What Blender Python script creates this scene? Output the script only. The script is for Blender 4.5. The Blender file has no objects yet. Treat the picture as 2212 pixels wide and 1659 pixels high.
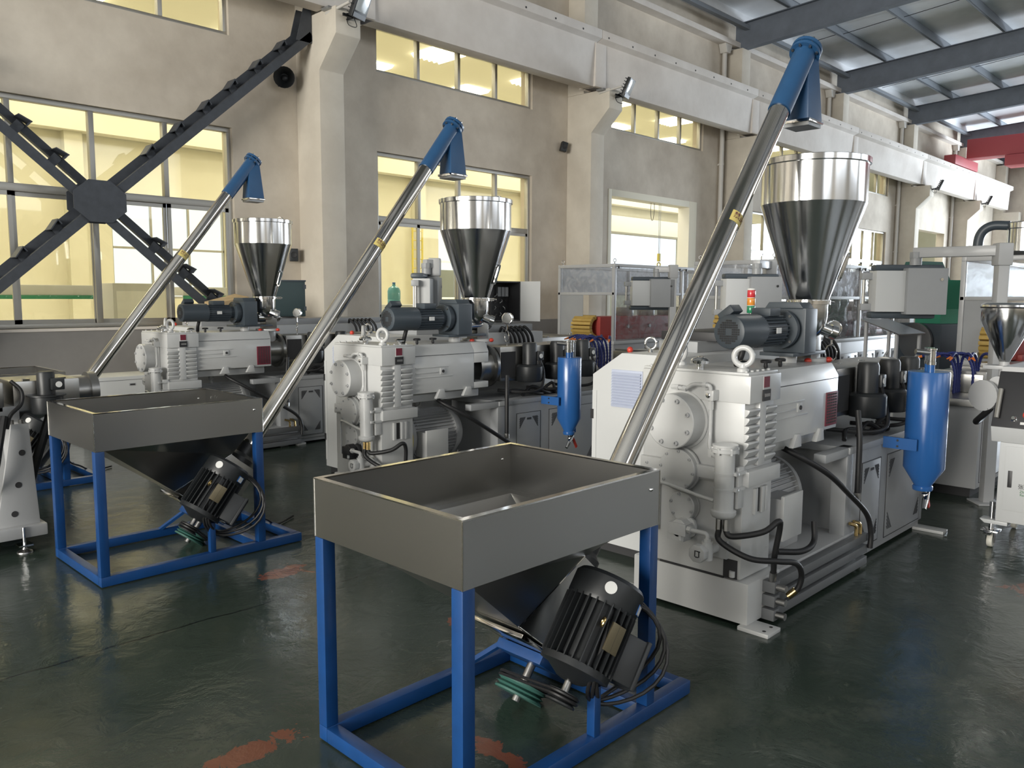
import bpy, bmesh, math, random
from mathutils import Vector, Matrix
random.seed(7)
SC = bpy.context.scene
COL = SC.collection
PI = math.pi

# ---------------------------------------------------------------- camera
def make_camera():
    f_px, yaw, pitch, roll = 1753.4, math.radians(44.334), math.radians(6.151), math.radians(0.248)
    fw = Vector((math.cos(yaw)*math.cos(pitch), math.sin(yaw)*math.cos(pitch), -math.sin(pitch)))
    r = Vector((math.sin(yaw), -math.cos(yaw), 0)); u = r.cross(fw)
    c, s = math.cos(roll), math.sin(roll)
    R, U = c*r+s*u, -s*r+c*u
    cam = bpy.data.cameras.new('camera'); o = bpy.data.objects.new('camera', cam); COL.objects.link(o)
    M = Matrix((R, U, -fw)).transposed().to_4x4(); M.translation = (0, 0, 1.6)
    o.matrix_world = M
    cam.sensor_fit = 'HORIZONTAL'; cam.sensor_width = 36.0; cam.lens = 36.0*f_px/2212.0
    cam.clip_start = 0.05; cam.clip_end = 300
    SC.camera = o
make_camera()

# ---------------------------------------------------------------- world, daylight, exposure
SC.view_settings.view_transform = 'Standard'
SC.view_settings.look = 'None'
SC.view_settings.gamma = 1.0
SC.view_settings.use_curve_mapping = False
SC.view_settings.exposure = 0.35
w = bpy.data.worlds.new('sky'); SC.world = w; w.use_nodes = True
w.node_tree.nodes['Background'].inputs['Color'].default_value = (0.80, 0.90, 1.0, 1)
w.node_tree.nodes['Background'].inputs['Strength'].default_value = 1.1

cy = SC.cycles
cy.max_bounces = 7; cy.diffuse_bounces = 3; cy.glossy_bounces = 4; cy.transmission_bounces = 4; cy.transparent_max_bounces = 14
cy.caustics_reflective = False; cy.caustics_refractive = False; cy.sample_clamp_indirect = 6.0; cy.adaptive_threshold = 0.025

def area(name, loc, look, sx, sy, power, color):
    L = bpy.data.lights.new(name, 'AREA'); L.shape = 'RECTANGLE'; L.size = sx; L.size_y = sy
    L.energy = power; L.color = color
    o = bpy.data.objects.new(name, L); COL.objects.link(o)
    o.location = loc; o.rotation_euler = Vector(look).to_track_quat('-Z', 'Y').to_euler()
    o['kind'] = 'helper'
    return o
# daylight standing in the openings of the hall: the gable door beyond the far end, the gable windows on
# the near end, the window rows of the opposite wall
area('daylight_far_door', (42.7, 0.5, 3.0), (-1, 0, 0), 10.0, 5.4, 4300, (0.82, 0.91, 1.0))
area('daylight_near_gable', (-13.7, 1.5, 3.4), (1, 0, 0), 9.0, 4.6, 2800, (1.0, 0.96, 0.88))
for i in range(5):
    area('daylight_side_window', (-8.0 + 10.0*i, -13.7, 6.2), (0, 1, 0), 7.0, 2.8, 145, (0.93, 0.96, 1.0))

# ---------------------------------------------------------------- materials
MATS = {}
def mat(name, color, rough=0.5, metal=0.0, noise=0.0, nscale=6.0, color2=None, bump=0.0, bscale=60.0,
        stretch=None, emit=None, coat=0.0, spec=None, rnoise=0.0):
    m = bpy.data.materials.new(name); m.use_nodes = True; MATS[name] = m
    nt = m.node_tree; b = nt.nodes['Principled BSDF']
    b.inputs['Base Color'].default_value = (*color, 1); b.inputs['Roughness'].default_value = rough
    b.inputs['Metallic'].default_value = metal
    if coat: b.inputs['Coat Weight'].default_value = coat; b.inputs['Coat Roughness'].default_value = 0.12
    if spec is not None: b.inputs['Specular IOR Level'].default_value = spec
    if emit:
        b.inputs['Emission Color'].default_value = (*emit[0], 1); b.inputs['Emission Strength'].default_value = emit[1]
    if noise or bump or rnoise:
        tc = nt.nodes.new('ShaderNodeTexCoord'); src = tc.outputs['Object']
        if stretch:
            mp = nt.nodes.new('ShaderNodeMapping'); mp.inputs['Scale'].default_value = stretch
            nt.links.new(src, mp.inputs['Vector']); src = mp.outputs['Vector']
    if noise or rnoise:
        n = nt.nodes.new('ShaderNodeTexNoise'); n.inputs['Scale'].default_value = nscale
        n.inputs['Detail'].default_value = 6; n.inputs['Roughness'].default_value = 0.6
        nt.links.new(src, n.inputs['Vector'])
        if noise:
            rmp = nt.nodes.new('ShaderNodeValToRGB'); rmp.color_ramp.elements[0].position = 0.33; rmp.color_ramp.elements[1].position = 0.68
            c2 = color2 if color2 else tuple(c*(1-noise) for c in color)
            rmp.color_ramp.elements[0].color = (*c2, 1); rmp.color_ramp.elements[1].color = (*color, 1)
            nt.links.new(n.outputs['Fac'], rmp.inputs['Fac']); nt.links.new(rmp.outputs['Color'], b.inputs['Base Color'])
        if rnoise:
            mr = nt.nodes.new('ShaderNodeMapRange'); mr.inputs[3].default_value = rough-rnoise; mr.inputs[4].default_value = rough+rnoise
            nt.links.new(n.outputs['Fac'], mr.inputs[0]); nt.links.new(mr.outputs[0], b.inputs['Roughness'])
    if bump:
        n2 = nt.nodes.new('ShaderNodeTexNoise'); n2.inputs['Scale'].default_value = bscale; n2.inputs['Detail'].default_value = 4
        nt.links.new(src, n2.inputs['Vector'])
        bp = nt.nodes.new('ShaderNodeBump'); bp.inputs['Strength'].default_value = bump; bp.inputs['Distance'].default_value = 0.01
        nt.links.new(n2.outputs['Fac'], bp.inputs['Height']); nt.links.new(bp.outputs['Normal'], b.inputs['Normal'])
    return m
mat('plaster', (0.70, 0.635, 0.54), 0.85, noise=1, nscale=0.9, color2=(0.50, 0.44, 0.365), bump=0.25, bscale=9)
mat('dado', (0.27, 0.26, 0.25), 0.55, noise=0.15, nscale=2)
mat('column_plaster', (0.70, 0.65, 0.56), 0.85, noise=1, nscale=1.3, color2=(0.58, 0.53, 0.45), bump=0.25, bscale=9)
mat('beam_plaster', (0.78, 0.735, 0.685), 0.85, noise=1, nscale=1.1, color2=(0.65, 0.60, 0.55), bump=0.3, bscale=8)
mat('cream_wall', (0.72, 0.69, 0.55), 0.9, noise=1, nscale=0.7, color2=(0.66, 0.625, 0.48))
mat('cream_ceiling', (0.88, 0.85, 0.70), 0.9)
mat('cream_paint', (0.84, 0.80, 0.66), 0.7)
mat('roof_panel', (0.90, 0.92, 0.95), 0.35, noise=0.12, nscale=1.5)
mat('rafter', (0.16, 0.185, 0.225), 0.6, noise=0.2, nscale=3)
mat('purlin', (0.24, 0.265, 0.30), 0.6)
mat('aluminium', (0.42, 0.41, 0.38), 0.4, 0.75)
mat('white_pipe', (0.62, 0.60, 0.56), 0.5)
mat('brace_steel', (0.055, 0.062, 0.075), 0.55, noise=0.25, nscale=10)
mat('machine_white', (0.54, 0.545, 0.54), 0.36, noise=0.05, nscale=3, bump=0.02, bscale=40, coat=0.25)
mat('cooler_grey', (0.13, 0.135, 0.14), 0.5)
mat('machine_grey', (0.44, 0.445, 0.45), 0.40, noise=0.06, nscale=4, coat=0.1)
mat('panel_grey', (0.33, 0.34, 0.35), 0.42, noise=0.06, nscale=4)
mat('cabinet_white', (0.56, 0.57, 0.57), 0.42)
mat('louvre', (0.46, 0.50, 0.62), 0.5)
mat('gap_dark', (0.03, 0.03, 0.032), 0.7)
mat('stainless', (0.39, 0.385, 0.37), 0.30, 1.0, rnoise=0.03, nscale=2)
mat('stainless_polished', (0.66, 0.665, 0.67), 0.15, 1.0, rnoise=0.03, nscale=8)
mat('stainless_tube', (0.60, 0.585, 0.56), 0.10, 1.0)
mat('chrome', (0.75, 0.75, 0.75), 0.08, 1.0)
mat('cast_steel', (0.36, 0.355, 0.345), 0.35, 1.0)
mat('frame_blue', (0.006, 0.055, 0.20), 0.38, noise=0.2, nscale=8, coat=0.2)
mat('head_blue', (0.022, 0.085, 0.20), 0.42, noise=0.12, nscale=8)
mat('tank_blue', (0.022, 0.105, 0.32), 0.28, coat=0.3)
mat('motor_black', (0.016, 0.018, 0.020), 0.42)
mat('motor_slate', (0.055, 0.07, 0.085), 0.42)
mat('rubber', (0.012, 0.012, 0.013), 0.5)
mat('plastic_black', (0.02, 0.02, 0.022), 0.45)
mat('cabinet_teal', (0.035, 0.06, 0.065), 0.45)
mat('red_paint', (0.42, 0.055, 0.045), 0.45)
mat('maroon', (0.16, 0.012, 0.03), 0.5)
mat('red_knob', (0.55, 0.05, 0.03), 0.35)
mat('orange', (0.75, 0.20, 0.04), 0.5)
mat('yellow_block', (0.55, 0.37, 0.10), 0.6, noise=0.15, nscale=12)
mat('yellow_paint', (0.62, 0.50, 0.08), 0.5)
mat('sticker_yellow', (0.60, 0.49, 0.16), 0.55)
mat('ink', (0.12, 0.03, 0.05), 0.6)
mat('ink_black', (0.03, 0.03, 0.03), 0.6)
mat('ink_green', (0.06, 0.20, 0.08), 0.6)
mat('paper', (0.72, 0.72, 0.70), 0.6)
mat('green_paint', (0.04, 0.25, 0.15), 0.5)
mat('dark_green', (0.04, 0.12, 0.10), 0.5)
mat('hose_blue', (0.02, 0.03, 0.16), 0.4)
mat('brass', (0.62, 0.45, 0.20), 0.25, 1.0)
mat('plate_bronze', (0.20, 0.17, 0.11), 0.45, 0.8)
mat('white_nylon', (0.70, 0.68, 0.60), 0.4)
mat('wood', (0.55, 0.40, 0.22), 0.7, noise=0.2, nscale=8)
mat('amber_lens', (0.75, 0.28, 0.04), 0.25, coat=0.5)
mat('red_lens', (0.62, 0.04, 0.05), 0.25, coat=0.5)
mat('green_lens', (0.02, 0.22, 0.10), 0.25, coat=0.5)
mat('lamp_glass', (0.55, 0.58, 0.58), 0.12)
mat('crane_red', (0.40, 0.07, 0.08), 0.5)
mat('bounce_floor', (0.68, 0.66, 0.58), 0.6, noise=0.1, nscale=1)  # neighbour hall floor, pale tone made up to bounce light onto its ceiling
mat('skylight', (0.9, 0.9, 0.85), 0.5, emit=((1.0, 0.97, 0.90), 6.4))
mat('screen_panel', (0.72, 0.73, 0.73), 0.5)
mat('jug_blue', (0.10, 0.32, 0.38), 0.2)
mat('galvanised', (0.42, 0.43, 0.44), 0.5, 0.7, noise=0.3, nscale=5)

def glass_mat(name, tint, gloss=0.06, rough=0.02, haze=0.0, hazecol=(0.6, 0.6, 0.6)):
    m = bpy.data.materials.new(name); m.use_nodes = True; MATS[name] = m
    nt = m.node_tree; nt.nodes.clear()
    out = nt.nodes.new('ShaderNodeOutputMaterial'); tr = nt.nodes.new('ShaderNodeBsdfTransparent'); gl = nt.nodes.new('ShaderNodeBsdfGlossy')
    tr.inputs['Color'].default_value = (*tint, 1); gl.inputs['Roughness'].default_value = rough
    mx = nt.nodes.new('ShaderNodeMixShader'); fr = nt.nodes.new('ShaderNodeLayerWeight'); fr.inputs['Blend'].default_value = 0.5
    pw = nt.nodes.new('ShaderNodeMath'); pw.operation = 'POWER'; pw.inputs[1].default_value = 4.0; nt.links.new(fr.outputs['Facing'], pw.inputs[0])
    ma = nt.nodes.new('ShaderNodeMath'); ma.operation = 'MULTIPLY_ADD'; ma.inputs[1].default_value = 0.5; ma.inputs[2].default_value = 0.03; nt.links.new(pw.outputs[0], ma.inputs[0])
    nt.links.new(ma.outputs[0], mx.inputs['Fac']); nt.links.new(tr.outputs[0], mx.inputs[1]); nt.links.new(gl.outputs[0], mx.inputs[2])
    last = mx
    if haze:
        df = nt.nodes.new('ShaderNodeBsdfDiffuse'); df.inputs['Color'].default_value = (*hazecol, 1)
        m2 = nt.nodes.new('ShaderNodeMixShader')
        tc = nt.nodes.new('ShaderNodeTexCoord'); n = nt.nodes.new('ShaderNodeTexNoise'); n.inputs['Scale'].default_value = 7; n.inputs['Detail'].default_value = 8
        n.inputs['Distortion'].default_value = 1.5
        mr = nt.nodes.new('ShaderNodeMapRange'); mr.inputs[1].default_value = 0.42; mr.inputs[2].default_value = 0.65
        mr.inputs[3].default_value = haze*0.5; mr.inputs[4].default_value = min(1, haze*1.8)
        nt.links.new(tc.outputs['Object'], n.inputs['Vector']); nt.links.new(n.outputs['Fac'], mr.inputs[0]); nt.links.new(mr.outputs[0], m2.inputs['Fac'])
        nt.links.new(mx.outputs[0], m2.inputs[1]); nt.links.new(df.outputs[0], m2.inputs[2]); last = m2
    nt.links.new(last.outputs[0], out.inputs['Surface'])
glass_mat('window_glass', (0.98, 0.955, 0.85))
glass_mat('acrylic', (0.90, 0.91, 0.92), haze=0.16)
glass_mat('acrylic_film', (0.80, 0.80, 0.82), haze=0.5, hazecol=(0.62, 0.62, 0.63))

def floor_material():
    m = bpy.data.materials.new('floor_epoxy'); m.use_nodes = True; MATS['floor_epoxy'] = m
    nt = m.node_tree; b = nt.nodes['Principled BSDF']; N = nt.nodes.new; Lk = nt.links.new
    tc = N('ShaderNodeTexCoord')
    def noise(scale, detail=6, rough=0.6, dist=0.0):
        n = N('ShaderNodeTexNoise'); n.inputs['Scale'].default_value = scale; n.inputs['Detail'].default_value = detail
        n.inputs['Roughness'].default_value = rough; n.inputs['Distortion'].default_value = dist
        Lk(tc.outputs['Object'], n.inputs['Vector']); return n
    def ramp(src, p0, c0, p1, c1):
        r = N('ShaderNodeValToRGB'); e = r.color_ramp.elements; e[0].position = p0; e[1].position = p1; e[0].color = (*c0, 1); e[1].color = (*c1, 1)
        Lk(src, r.inputs['Fac']); return r
    def mix(fac, a, bb):
        x = N('ShaderNodeMix'); x.data_type = 'RGBA'; Lk(fac, x.inputs[0]); Lk(a, x.inputs[6]); 
        if isinstance(bb, tuple): x.inputs[7].default_value = (*bb, 1)
        else: Lk(bb, x.inputs[7])
        return x.outputs[2]
    base = ramp(noise(0.9, 8, 0.65, 0.6).outputs['Fac'], 0.3, (0.020, 0.033, 0.026), 0.7, (0.045, 0.060, 0.046))
    dust = ramp(noise(0.45, 10, 0.72, 0.4).outputs['Fac'], 0.52, (0, 0, 0), 0.80, (1, 1, 1))
    c = mix(dust.outputs['Color'], base.outputs['Color'], (0.15, 0.15, 0.12))
    scuff = ramp(noise(5.0, 8, 0.75, 1.2).outputs['Fac'], 0.62, (0, 0, 0), 0.72, (0.6, 0.6, 0.6))
    c = mix(scuff.outputs['Color'], c, (0.12, 0.13, 0.105))
    # worn patches where the red primer shows: fixed places on the floor with ragged outlines
    tot = None
    n2 = noise(6.0, 8, 0.7, 0.8)
    for (px, py, rx, ry) in ((1.30, 2.55, 0.30, 0.12), (2.35, 4.15, 0.26, 0.22), (3.05, 2.62, 0.30, 0.14), (1.9, 1.9, .1, .3), (5.1, 0.95, 0.3, 0.22), (2.6, 2.9, .12, .1)):
        mp = N('ShaderNodeMapping'); mp.vector_type = 'POINT'
        mp.inputs['Location'].default_value = (-px/rx, -py/ry, 0); mp.inputs['Scale'].default_value = (1/rx, 1/ry, 1)
        Lk(tc.outputs['Object'], mp.inputs['Vector'])
        ln = N('ShaderNodeVectorMath'); ln.operation = 'LENGTH'; Lk(mp.outputs['Vector'], ln.inputs[0])
        a = N('ShaderNodeMath'); a.operation = 'MULTIPLY_ADD'; Lk(n2.outputs['Fac'], a.inputs[0]); a.inputs[1].default_value = 2.6; Lk(ln.outputs['Value'], a.inputs[2])
        ls = N('ShaderNodeMath'); ls.operation = 'LESS_THAN'; Lk(a.outputs[0], ls.inputs[0]); ls.inputs[1].default_value = 1.75
        if tot is None: tot = ls.outputs[0]
        else:
            mx = N('ShaderNodeMath'); mx.operation = 'MAXIMUM'; Lk(tot, mx.inputs[0]); Lk(ls.outputs[0], mx.inputs[1]); tot = mx.outputs[0]
    c = mix(tot, c, (0.17, 0.060, 0.032))
    # saw-cut slab joints and hairline cracks
    sep = N('ShaderNodeSeparateXYZ'); Lk(tc.outputs['Object'], sep.inputs[0])
    wob = noise(3.0, 4)
    def joint(axis, period, off, wid, wobble):
        a = N('ShaderNodeMath'); a.operation = 'MULTIPLY_ADD'; Lk(wob.outputs['Fac'], a.inputs[0]); a.inputs[1].default_value = wobble; Lk(sep.outputs[axis], a.inputs[2])
        s = N('ShaderNodeMath'); s.operation = 'SUBTRACT'; Lk(a.outputs[0], s.inputs[0]); s.inputs[1].default_value = off
        p = N('ShaderNodeMath'); p.operation = 'PINGPONG'; Lk(s.outputs[0], p.inputs[0]); p.inputs[1].default_value = period/2
        l = N('ShaderNodeMath'); l.operation = 'LESS_THAN'; Lk(p.outputs[0], l.inputs[0]); l.inputs[1].default_value = wid; return l.outputs[0]
    j1 = joint('Y', 6.0, 3.83, 0.006, 0.10); j2 = joint('X', 6.0, 0.55, 0.006, 0.06)
    mj = N('ShaderNodeMath'); mj.operation = 'MAXIMUM'; Lk(j1, mj.inputs[0]); Lk(j2, mj.inputs[1])
    c = mix(mj.outputs[0], c, (0.008, 0.010, 0.009))
    Lk(c, b.inputs['Base Color'])
    rg = ramp(noise(1.6, 8, 0.7).outputs['Fac'], 0.3, (0.09, 0.09, 0.09), 0.75, (0.28, 0.28, 0.28)); Lk(rg.outputs['Color'], b.inputs['Roughness'])
    bp = N('ShaderNodeBump'); bp.inputs['Strength'].default_value = 0.5; bp.inputs['Distance'].default_value = 0.01
    nb = noise(7.0, 6, 0.6, 0.5); Lk(nb.outputs['Fac'], bp.inputs['Height']); Lk(bp.outputs['Normal'], b.inputs['Normal'])
    b.inputs['Specular IOR Level'].default_value = 0.5
floor_material()

# ---------------------------------------------------------------- mesh helpers
def V(*a): return Vector(a)
def basis(axis):
    a = Vector(axis).normalized(); t = Vector((0, 0, 1)) if abs(a.z) < 0.9 else Vector((1, 0, 0))
    u = t.cross(a).normalized(); return u, a.cross(u), a
class G:
    """collects geometry of one part"""
    def __init__(s): s.v = []; s.f = []
    def add(s, vs, fs):
        k = len(s.v); s.v += [tuple(p) for p in vs]; s.f += [tuple(i+k for i in f) for f in fs]; return s
    def box(s, x0, x1, y0, y1, z0, z1):
        return s.add([(x0,y0,z0),(x1,y0,z0),(x1,y1,z0),(x0,y1,z0),(x0,y0,z1),(x1,y0,z1),(x1,y1,z1),(x0,y1,z1)],
                     [(0,3,2,1),(4,5,6,7),(0,1,5,4),(1,2,6,5),(2,3,7,6),(3,0,4,7)])
    def hexa(s, p): return s.add(p, [(0,3,2,1),(4,5,6,7),(0,1,5,4),(1,2,6,5),(2,3,7,6),(3,0,4,7)])
    def obox(s, c, u, v, w, a, b, h):
        c, u, v, w = Vector(c), Vector(u).normalized(), Vector(v).normalized(), Vector(w).normalized()
        return s.hexa([c-u*a-v*b-w*h, c+u*a-v*b-w*h, c+u*a+v*b-w*h, c-u*a+v*b-w*h, c-u*a-v*b+w*h, c+u*a-v*b+w*h, c+u*a+v*b+w*h, c-u*a+v*b+w*h])
    def lathe(s, prof, o, axis, n=24, cap=True):
        """prof: [(radius, distance along axis)]"""
        u, v, a = basis(axis); o = Vector(o); vs = []; fs = []
        for r, t in prof:
            for i in range(n):
                an = 2*PI*i/n; vs.append(o + a*t + (u*math.cos(an) + v*math.sin(an))*r)
        for k in range(len(prof)-1):
            for i in range(n):
                j = (i+1) % n; fs.append((k*n+i, k*n+j, (k+1)*n+j, (k+1)*n+i))
        if cap:
            fs.append(tuple(range(n-1, -1, -1))); fs.append(tuple((len(prof)-1)*n+i for i in range(n)))
        return s.add(vs, fs)
    def cyl(s, p0, p1, r0, r1=None, n=20, cap=True):
        p0, p1 = Vector(p0), Vector(p1); d = p1-p0
        return s.lathe([(r0, 0), (r0 if r1 is None else r1, d.length)], p0, d, n, cap)
    def ring(s, o, axis, ri, ro, h, n=28):
        return s.lathe([(ri, 0), (ro, 0), (ro, h), (ri, h), (ri, 0)], o, axis, n, False)
    def torus(s, c, axis, R, r, n=24, m=8, a0=0, a1=2*PI):
        u, v, a = basis(axis); c = Vector(c); pts = []
        full = abs(a1-a0-2*PI) < 1e-6; k = n if full else n+1
        for i in range(k):
            an = a0+(a1-a0)*i/n; pts.append(c+(u*math.cos(an)+v*math.sin(an))*R)
        return s.sweep(pts, r, m, closed=full)
    def sweep(s, pts, r, n=8, closed=False):
        pts = [Vector(p) for p in pts]; N = len(pts); vs = []; fs = []; prev = None
        for i, p in enumerate(pts):
            if closed: t = pts[(i+1) % N]-pts[i-1]
            else: t = pts[min(i+1, N-1)]-pts[max(i-1, 0)]
            t.normalize()
            if prev is None: u = basis(t)[0]
            else:
                u = prev - t*prev.dot(t)
                u = u.normalized() if u.length > 1e-6 else basis(t)[0]
            prev = u; w_ = t.cross(u); rr = r[i] if isinstance(r, (list, tuple)) else r
            for k in range(n):
                an = 2*PI*k/n; vs.append(p+(u*math.cos(an)+w_*math.sin(an))*rr)
        for i in range(N if closed else N-1):
            j = (i+1) % N
            for k in range(n):
                l = (k+1) % n; fs.append((i*n+k, i*n+l, j*n+l, j*n+k))
        if not closed: fs.append(tuple(range(n-1, -1, -1))); fs.append(tuple((N-1)*n+k for k in range(n)))
        return s.add(vs, fs)
    def hose(s, pts, r, n=8, res=8): return s.sweep(spline(pts, res), r, n)
    def prism(s, poly, plane, a, b):
        """poly in 2D; plane 'xz' extrudes along y, 'yz' along x, 'xy' along z"""
        f = {'xz': lambda p, t: (p[0], t, p[1]), 'yz': lambda p, t: (t, p[0], p[1]), 'xy': lambda p, t: (p[0], p[1], t)}[plane]
        n = len(poly); vs = [f(p, a) for p in poly]+[f(p, b) for p in poly]
        return s.add(vs, [tuple(range(n)), tuple(range(2*n-1, n-1, -1))]+[(i, n+i, n+(i+1) % n, (i+1) % n) for i in range(n)])
    def ball(s, c, r, n=12, m=8, sc=(1, 1, 1)):
        vs = []; fs = []; c = Vector(c)
        for j in range(m+1):
            th = PI*j/m
            for i in range(n):
                an = 2*PI*i/n; vs.append(c+Vector((math.sin(th)*math.cos(an)*r*sc[0], math.sin(th)*math.sin(an)*r*sc[1], math.cos(th)*r*sc[2])))
        for j in range(m):
            for i in range(n): fs.append((j*n+i, j*n+(i+1) % n, (j+1)*n+(i+1) % n, (j+1)*n+i))
        return s.add(vs, fs)
    def build(s, name, m, parent=None, bevel=0.0, smooth=True, ang=38, weld=True, seg=2):
        me = bpy.data.meshes.new(name); bm = bmesh.new()
        bv = [bm.verts.new(p) for p in s.v]
        for f in s.f:
            try: bm.faces.new([bv[i] for i in f])
            except ValueError: pass
        if weld: bmesh.ops.remove_doubles(bm, verts=bm.verts, dist=1e-5)
        bmesh.ops.recalc_face_normals(bm, faces=bm.faces)
        if bevel:
            ed = [e for e in bm.edges if len(e.link_faces) == 2 and e.calc_face_angle(0) > 0.6]
            bmesh.ops.bevel(bm, geom=ed, offset=bevel, segments=seg, profile=0.6, affect='EDGES', clamp_overlap=True)
        bm.to_mesh(me); bm.free()
        if smooth:
            me.shade_smooth(); me.set_sharp_from_angle(angle=math.radians(ang))
        me.materials.append(MATS[m])
        o = bpy.data.objects.new(name, me); COL.objects.link(o)
        if parent is not None: o.parent = parent
        return o
def spline(pts, res=8):
    p = [Vector(q) for q in pts]; p = [2*p[0]-p[1]]+p+[2*p[-1]-p[-2]]; out = []
    for i in range(1, len(p)-2):
        a, b, c, d = p[i-1], p[i], p[i+1], p[i+2]
        for k in range(res):
            t = k/res
            out.append(0.5*((2*b)+(c-a)*t+(2*a-5*b+4*c-d)*t*t+(3*b-a-3*c+d)*t**3))
    out.append(p[-2]); return out
def rounded(pts, r=0.03, res=4):
    """polyline with rounded corners"""
    p = [Vector(q) for q in pts]; out = [p[0]]
    for i in range(1, len(p)-1):
        a = (p[i-1]-p[i]); b = (p[i+1]-p[i]); rr = min(r, a.length*0.45, b.length*0.45)
        s0 = p[i]+a.normalized()*rr; s1 = p[i]+b.normalized()*rr
        for k in range(res+1):
            t = k/res; out.append(s0*(1-t)**2+p[i]*2*t*(1-t)+s1*t*t)
    out.append(p[-1]); return out
def thing(name, label, cat, loc=(0, 0, 0), rz=0.0, group=None, kind=None):
    o = bpy.data.objects.new(name, None); COL.objects.link(o); o.location = loc; o.rotation_euler = (0, 0, rz)
    o.empty_display_size = 0.1
    tag(o, label, cat, group, kind); return o
def tag(o, label=None, cat=None, group=None, kind=None):
    if label: o['label'] = label
    if cat: o['category'] = cat
    if group: o['group'] = group
    if kind: o['kind'] = kind
    return o
def clone(src, parent, loc=None, rot=None):
    c = src.copy(); COL.objects.link(c); c.parent = parent
    if loc is not None: c.location = loc
    if rot is not None: c.rotation_euler = rot
    return c
def text_part(name, body, m, parent, size, mapper, ext=0.0008):
    """lettering as real mesh: mapper turns (x, y, z) of the flat text into 3D"""
    cu = bpy.data.curves.new(name, 'FONT'); cu.body = body; cu.size = size; cu.extrude = ext; cu.align_x = 'CENTER'; cu.align_y = 'CENTER'
    to = bpy.data.objects.new(name, cu); COL.objects.link(to)
    dg = bpy.context.evaluated_depsgraph_get(); me = bpy.data.meshes.new_from_object(to.evaluated_get(dg))
    bpy.data.objects.remove(to)
    for v in me.vertices: v.co = Vector(mapper(v.co.x, v.co.y, v.co.z))
    me.materials.clear(); me.materials.append(MATS[m]); me.name = name
    o = bpy.data.objects.new(name, me); COL.objects.link(o); o.parent = parent; return o
# ================================================================ THE SETTING
WY = 10.6                      # inner face of the window wall
def holed_wall(name, m, plane, a0, a1, z0, z1, t0, t1, holes, label=None, parent=None):
    """a wall slab with rectangular holes; plane 'x' runs along x (thickness in y), 'y' runs along y (thickness in x)"""
    As = sorted({a0, a1, *[h[0] for h in holes], *[h[1] for h in holes]}); Zs = sorted({z0, z1, *[h[2] for h in holes], *[h[3] for h in holes]})
    As = [a for a in As if a0 <= a <= a1]; Zs = [z for z in Zs if z0 <= z <= z1]
    def solid(i, j):
        if not (0 <= i < len(As)-1 and 0 <= j < len(Zs)-1): return False
        ca, cz = (As[i]+As[i+1])/2, (Zs[j]+Zs[j+1])/2
        return not any(h[0] < ca < h[1] and h[2] < cz < h[3] for h in holes)
    g = G()
    P = (lambda a, t, z: (a, t, z)) if plane == 'x' else (lambda a, t, z: (t, a, z))
    for i in range(len(As)-1):
        for j in range(len(Zs)-1):
            if not solid(i, j): continue
            x0, x1, w0, w1 = As[i], As[i+1], Zs[j], Zs[j+1]
            for t in (t0, t1): g.add([P(x0,t,w0),P(x1,t,w0),P(x1,t,w1),P(x0,t,w1)], [(0,1,2,3)])
            if not solid(i-1, j): g.add([P(x0,t0,w0),P(x0,t1,w0),P(x0,t1,w1),P(x0,t0,w1)], [(0,1,2,3)])
            if not solid(i+1, j): g.add([P(x1,t0,w0),P(x1,t1,w0),P(x1,t1,w1),P(x1,t0,w1)], [(0,1,2,3)])
            if not solid(i, j-1): g.add([P(x0,t0,w0),P(x1,t0,w0),P(x1,t1,w0),P(x0,t1,w0)], [(0,1,2,3)])
            if not solid(i, j+1): g.add([P(x0,t0,w1),P(x1,t0,w1),P(x1,t1,w1),P(x0,t1,w1)], [(0,1,2,3)])
    o = g.build(name, m, parent, smooth=False); 
    if parent is None: o['kind'] = 'structure'
    return o
f = G().box(-14, 43.2, -14, 10.74, -0.2, 0).build('floor', 'floor_epoxy', smooth=False); f['kind'] = 'structure'
tag(G().box(-20, 60, 10.74, 24.4, -0.2, 0).build('floor_neighbour', 'bounce_floor', smooth=False), kind='structure')

BAYS = [-11.44, -5.49, 0.46, 6.41, 12.36, 18.31, 24.26, 30.21, 36.16, 42.1]
LO = (1.40, 4.95, 1.20, 3.85); HI = (1.40, 4.95, 5.05, 5.78)
holes = []
for k, c in enumerate(BAYS[:-1]):
    if c == 12.36: holes.append((13.69, 17.10, 0.0, 3.84))
    elif c == 30.21: holes.append((31.4, 35.4, 0.0, 4.15))
    else: holes.append((c+LO[0], c+LO[1], LO[2], LO[3]))
    if c < 28: holes.append((c+HI[0], c+HI[1], HI[2], HI[3]))
wall = holed_wall('wall_back', 'plaster', 'x', -14, 43, 0, 8.2, WY, WY+0.28, holes)
# darker painted dado below the sills, a thin skim proud of the wall
g = G()
for k, c in enumerate(BAYS[:-1]):
    if c in (12.36, 30.21):
        lo, hi = (13.69, 17.10) if c == 12.36 else (31.4, 35.4)
        g.box(c+0.40, lo, WY-0.012, WY, 0, 1.165); g.box(hi, c+5.95, WY-0.012, WY, 0, 1.165)
    else: g.box(c+0.40, c+5.95, WY-0.012, WY, 0, 1.165)
g.build('dado', 'dado', wall, smooth=False)
for c in BAYS:
    # lower column with crane corbel, one profile in y-z
    prof = [(WY, 0), (10.0, 0), (10.0, 4.70), (9.58, 5.10), (9.58, 5.45), (WY, 5.45)]
    col = G().prism(prof, 'yz', c, c+0.40).build('column', 'column_plaster', wall, bevel=0.012)
    G().box(c, c+0.40, 10.2, WY, 5.45, 7.56).build('upper_column', 'column_plaster', wall, bevel=0.01)
    G().box(c-0.006, c+0.406, 9.994, WY, 0, 1.165).build('column_dado', 'dado', wall)
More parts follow.
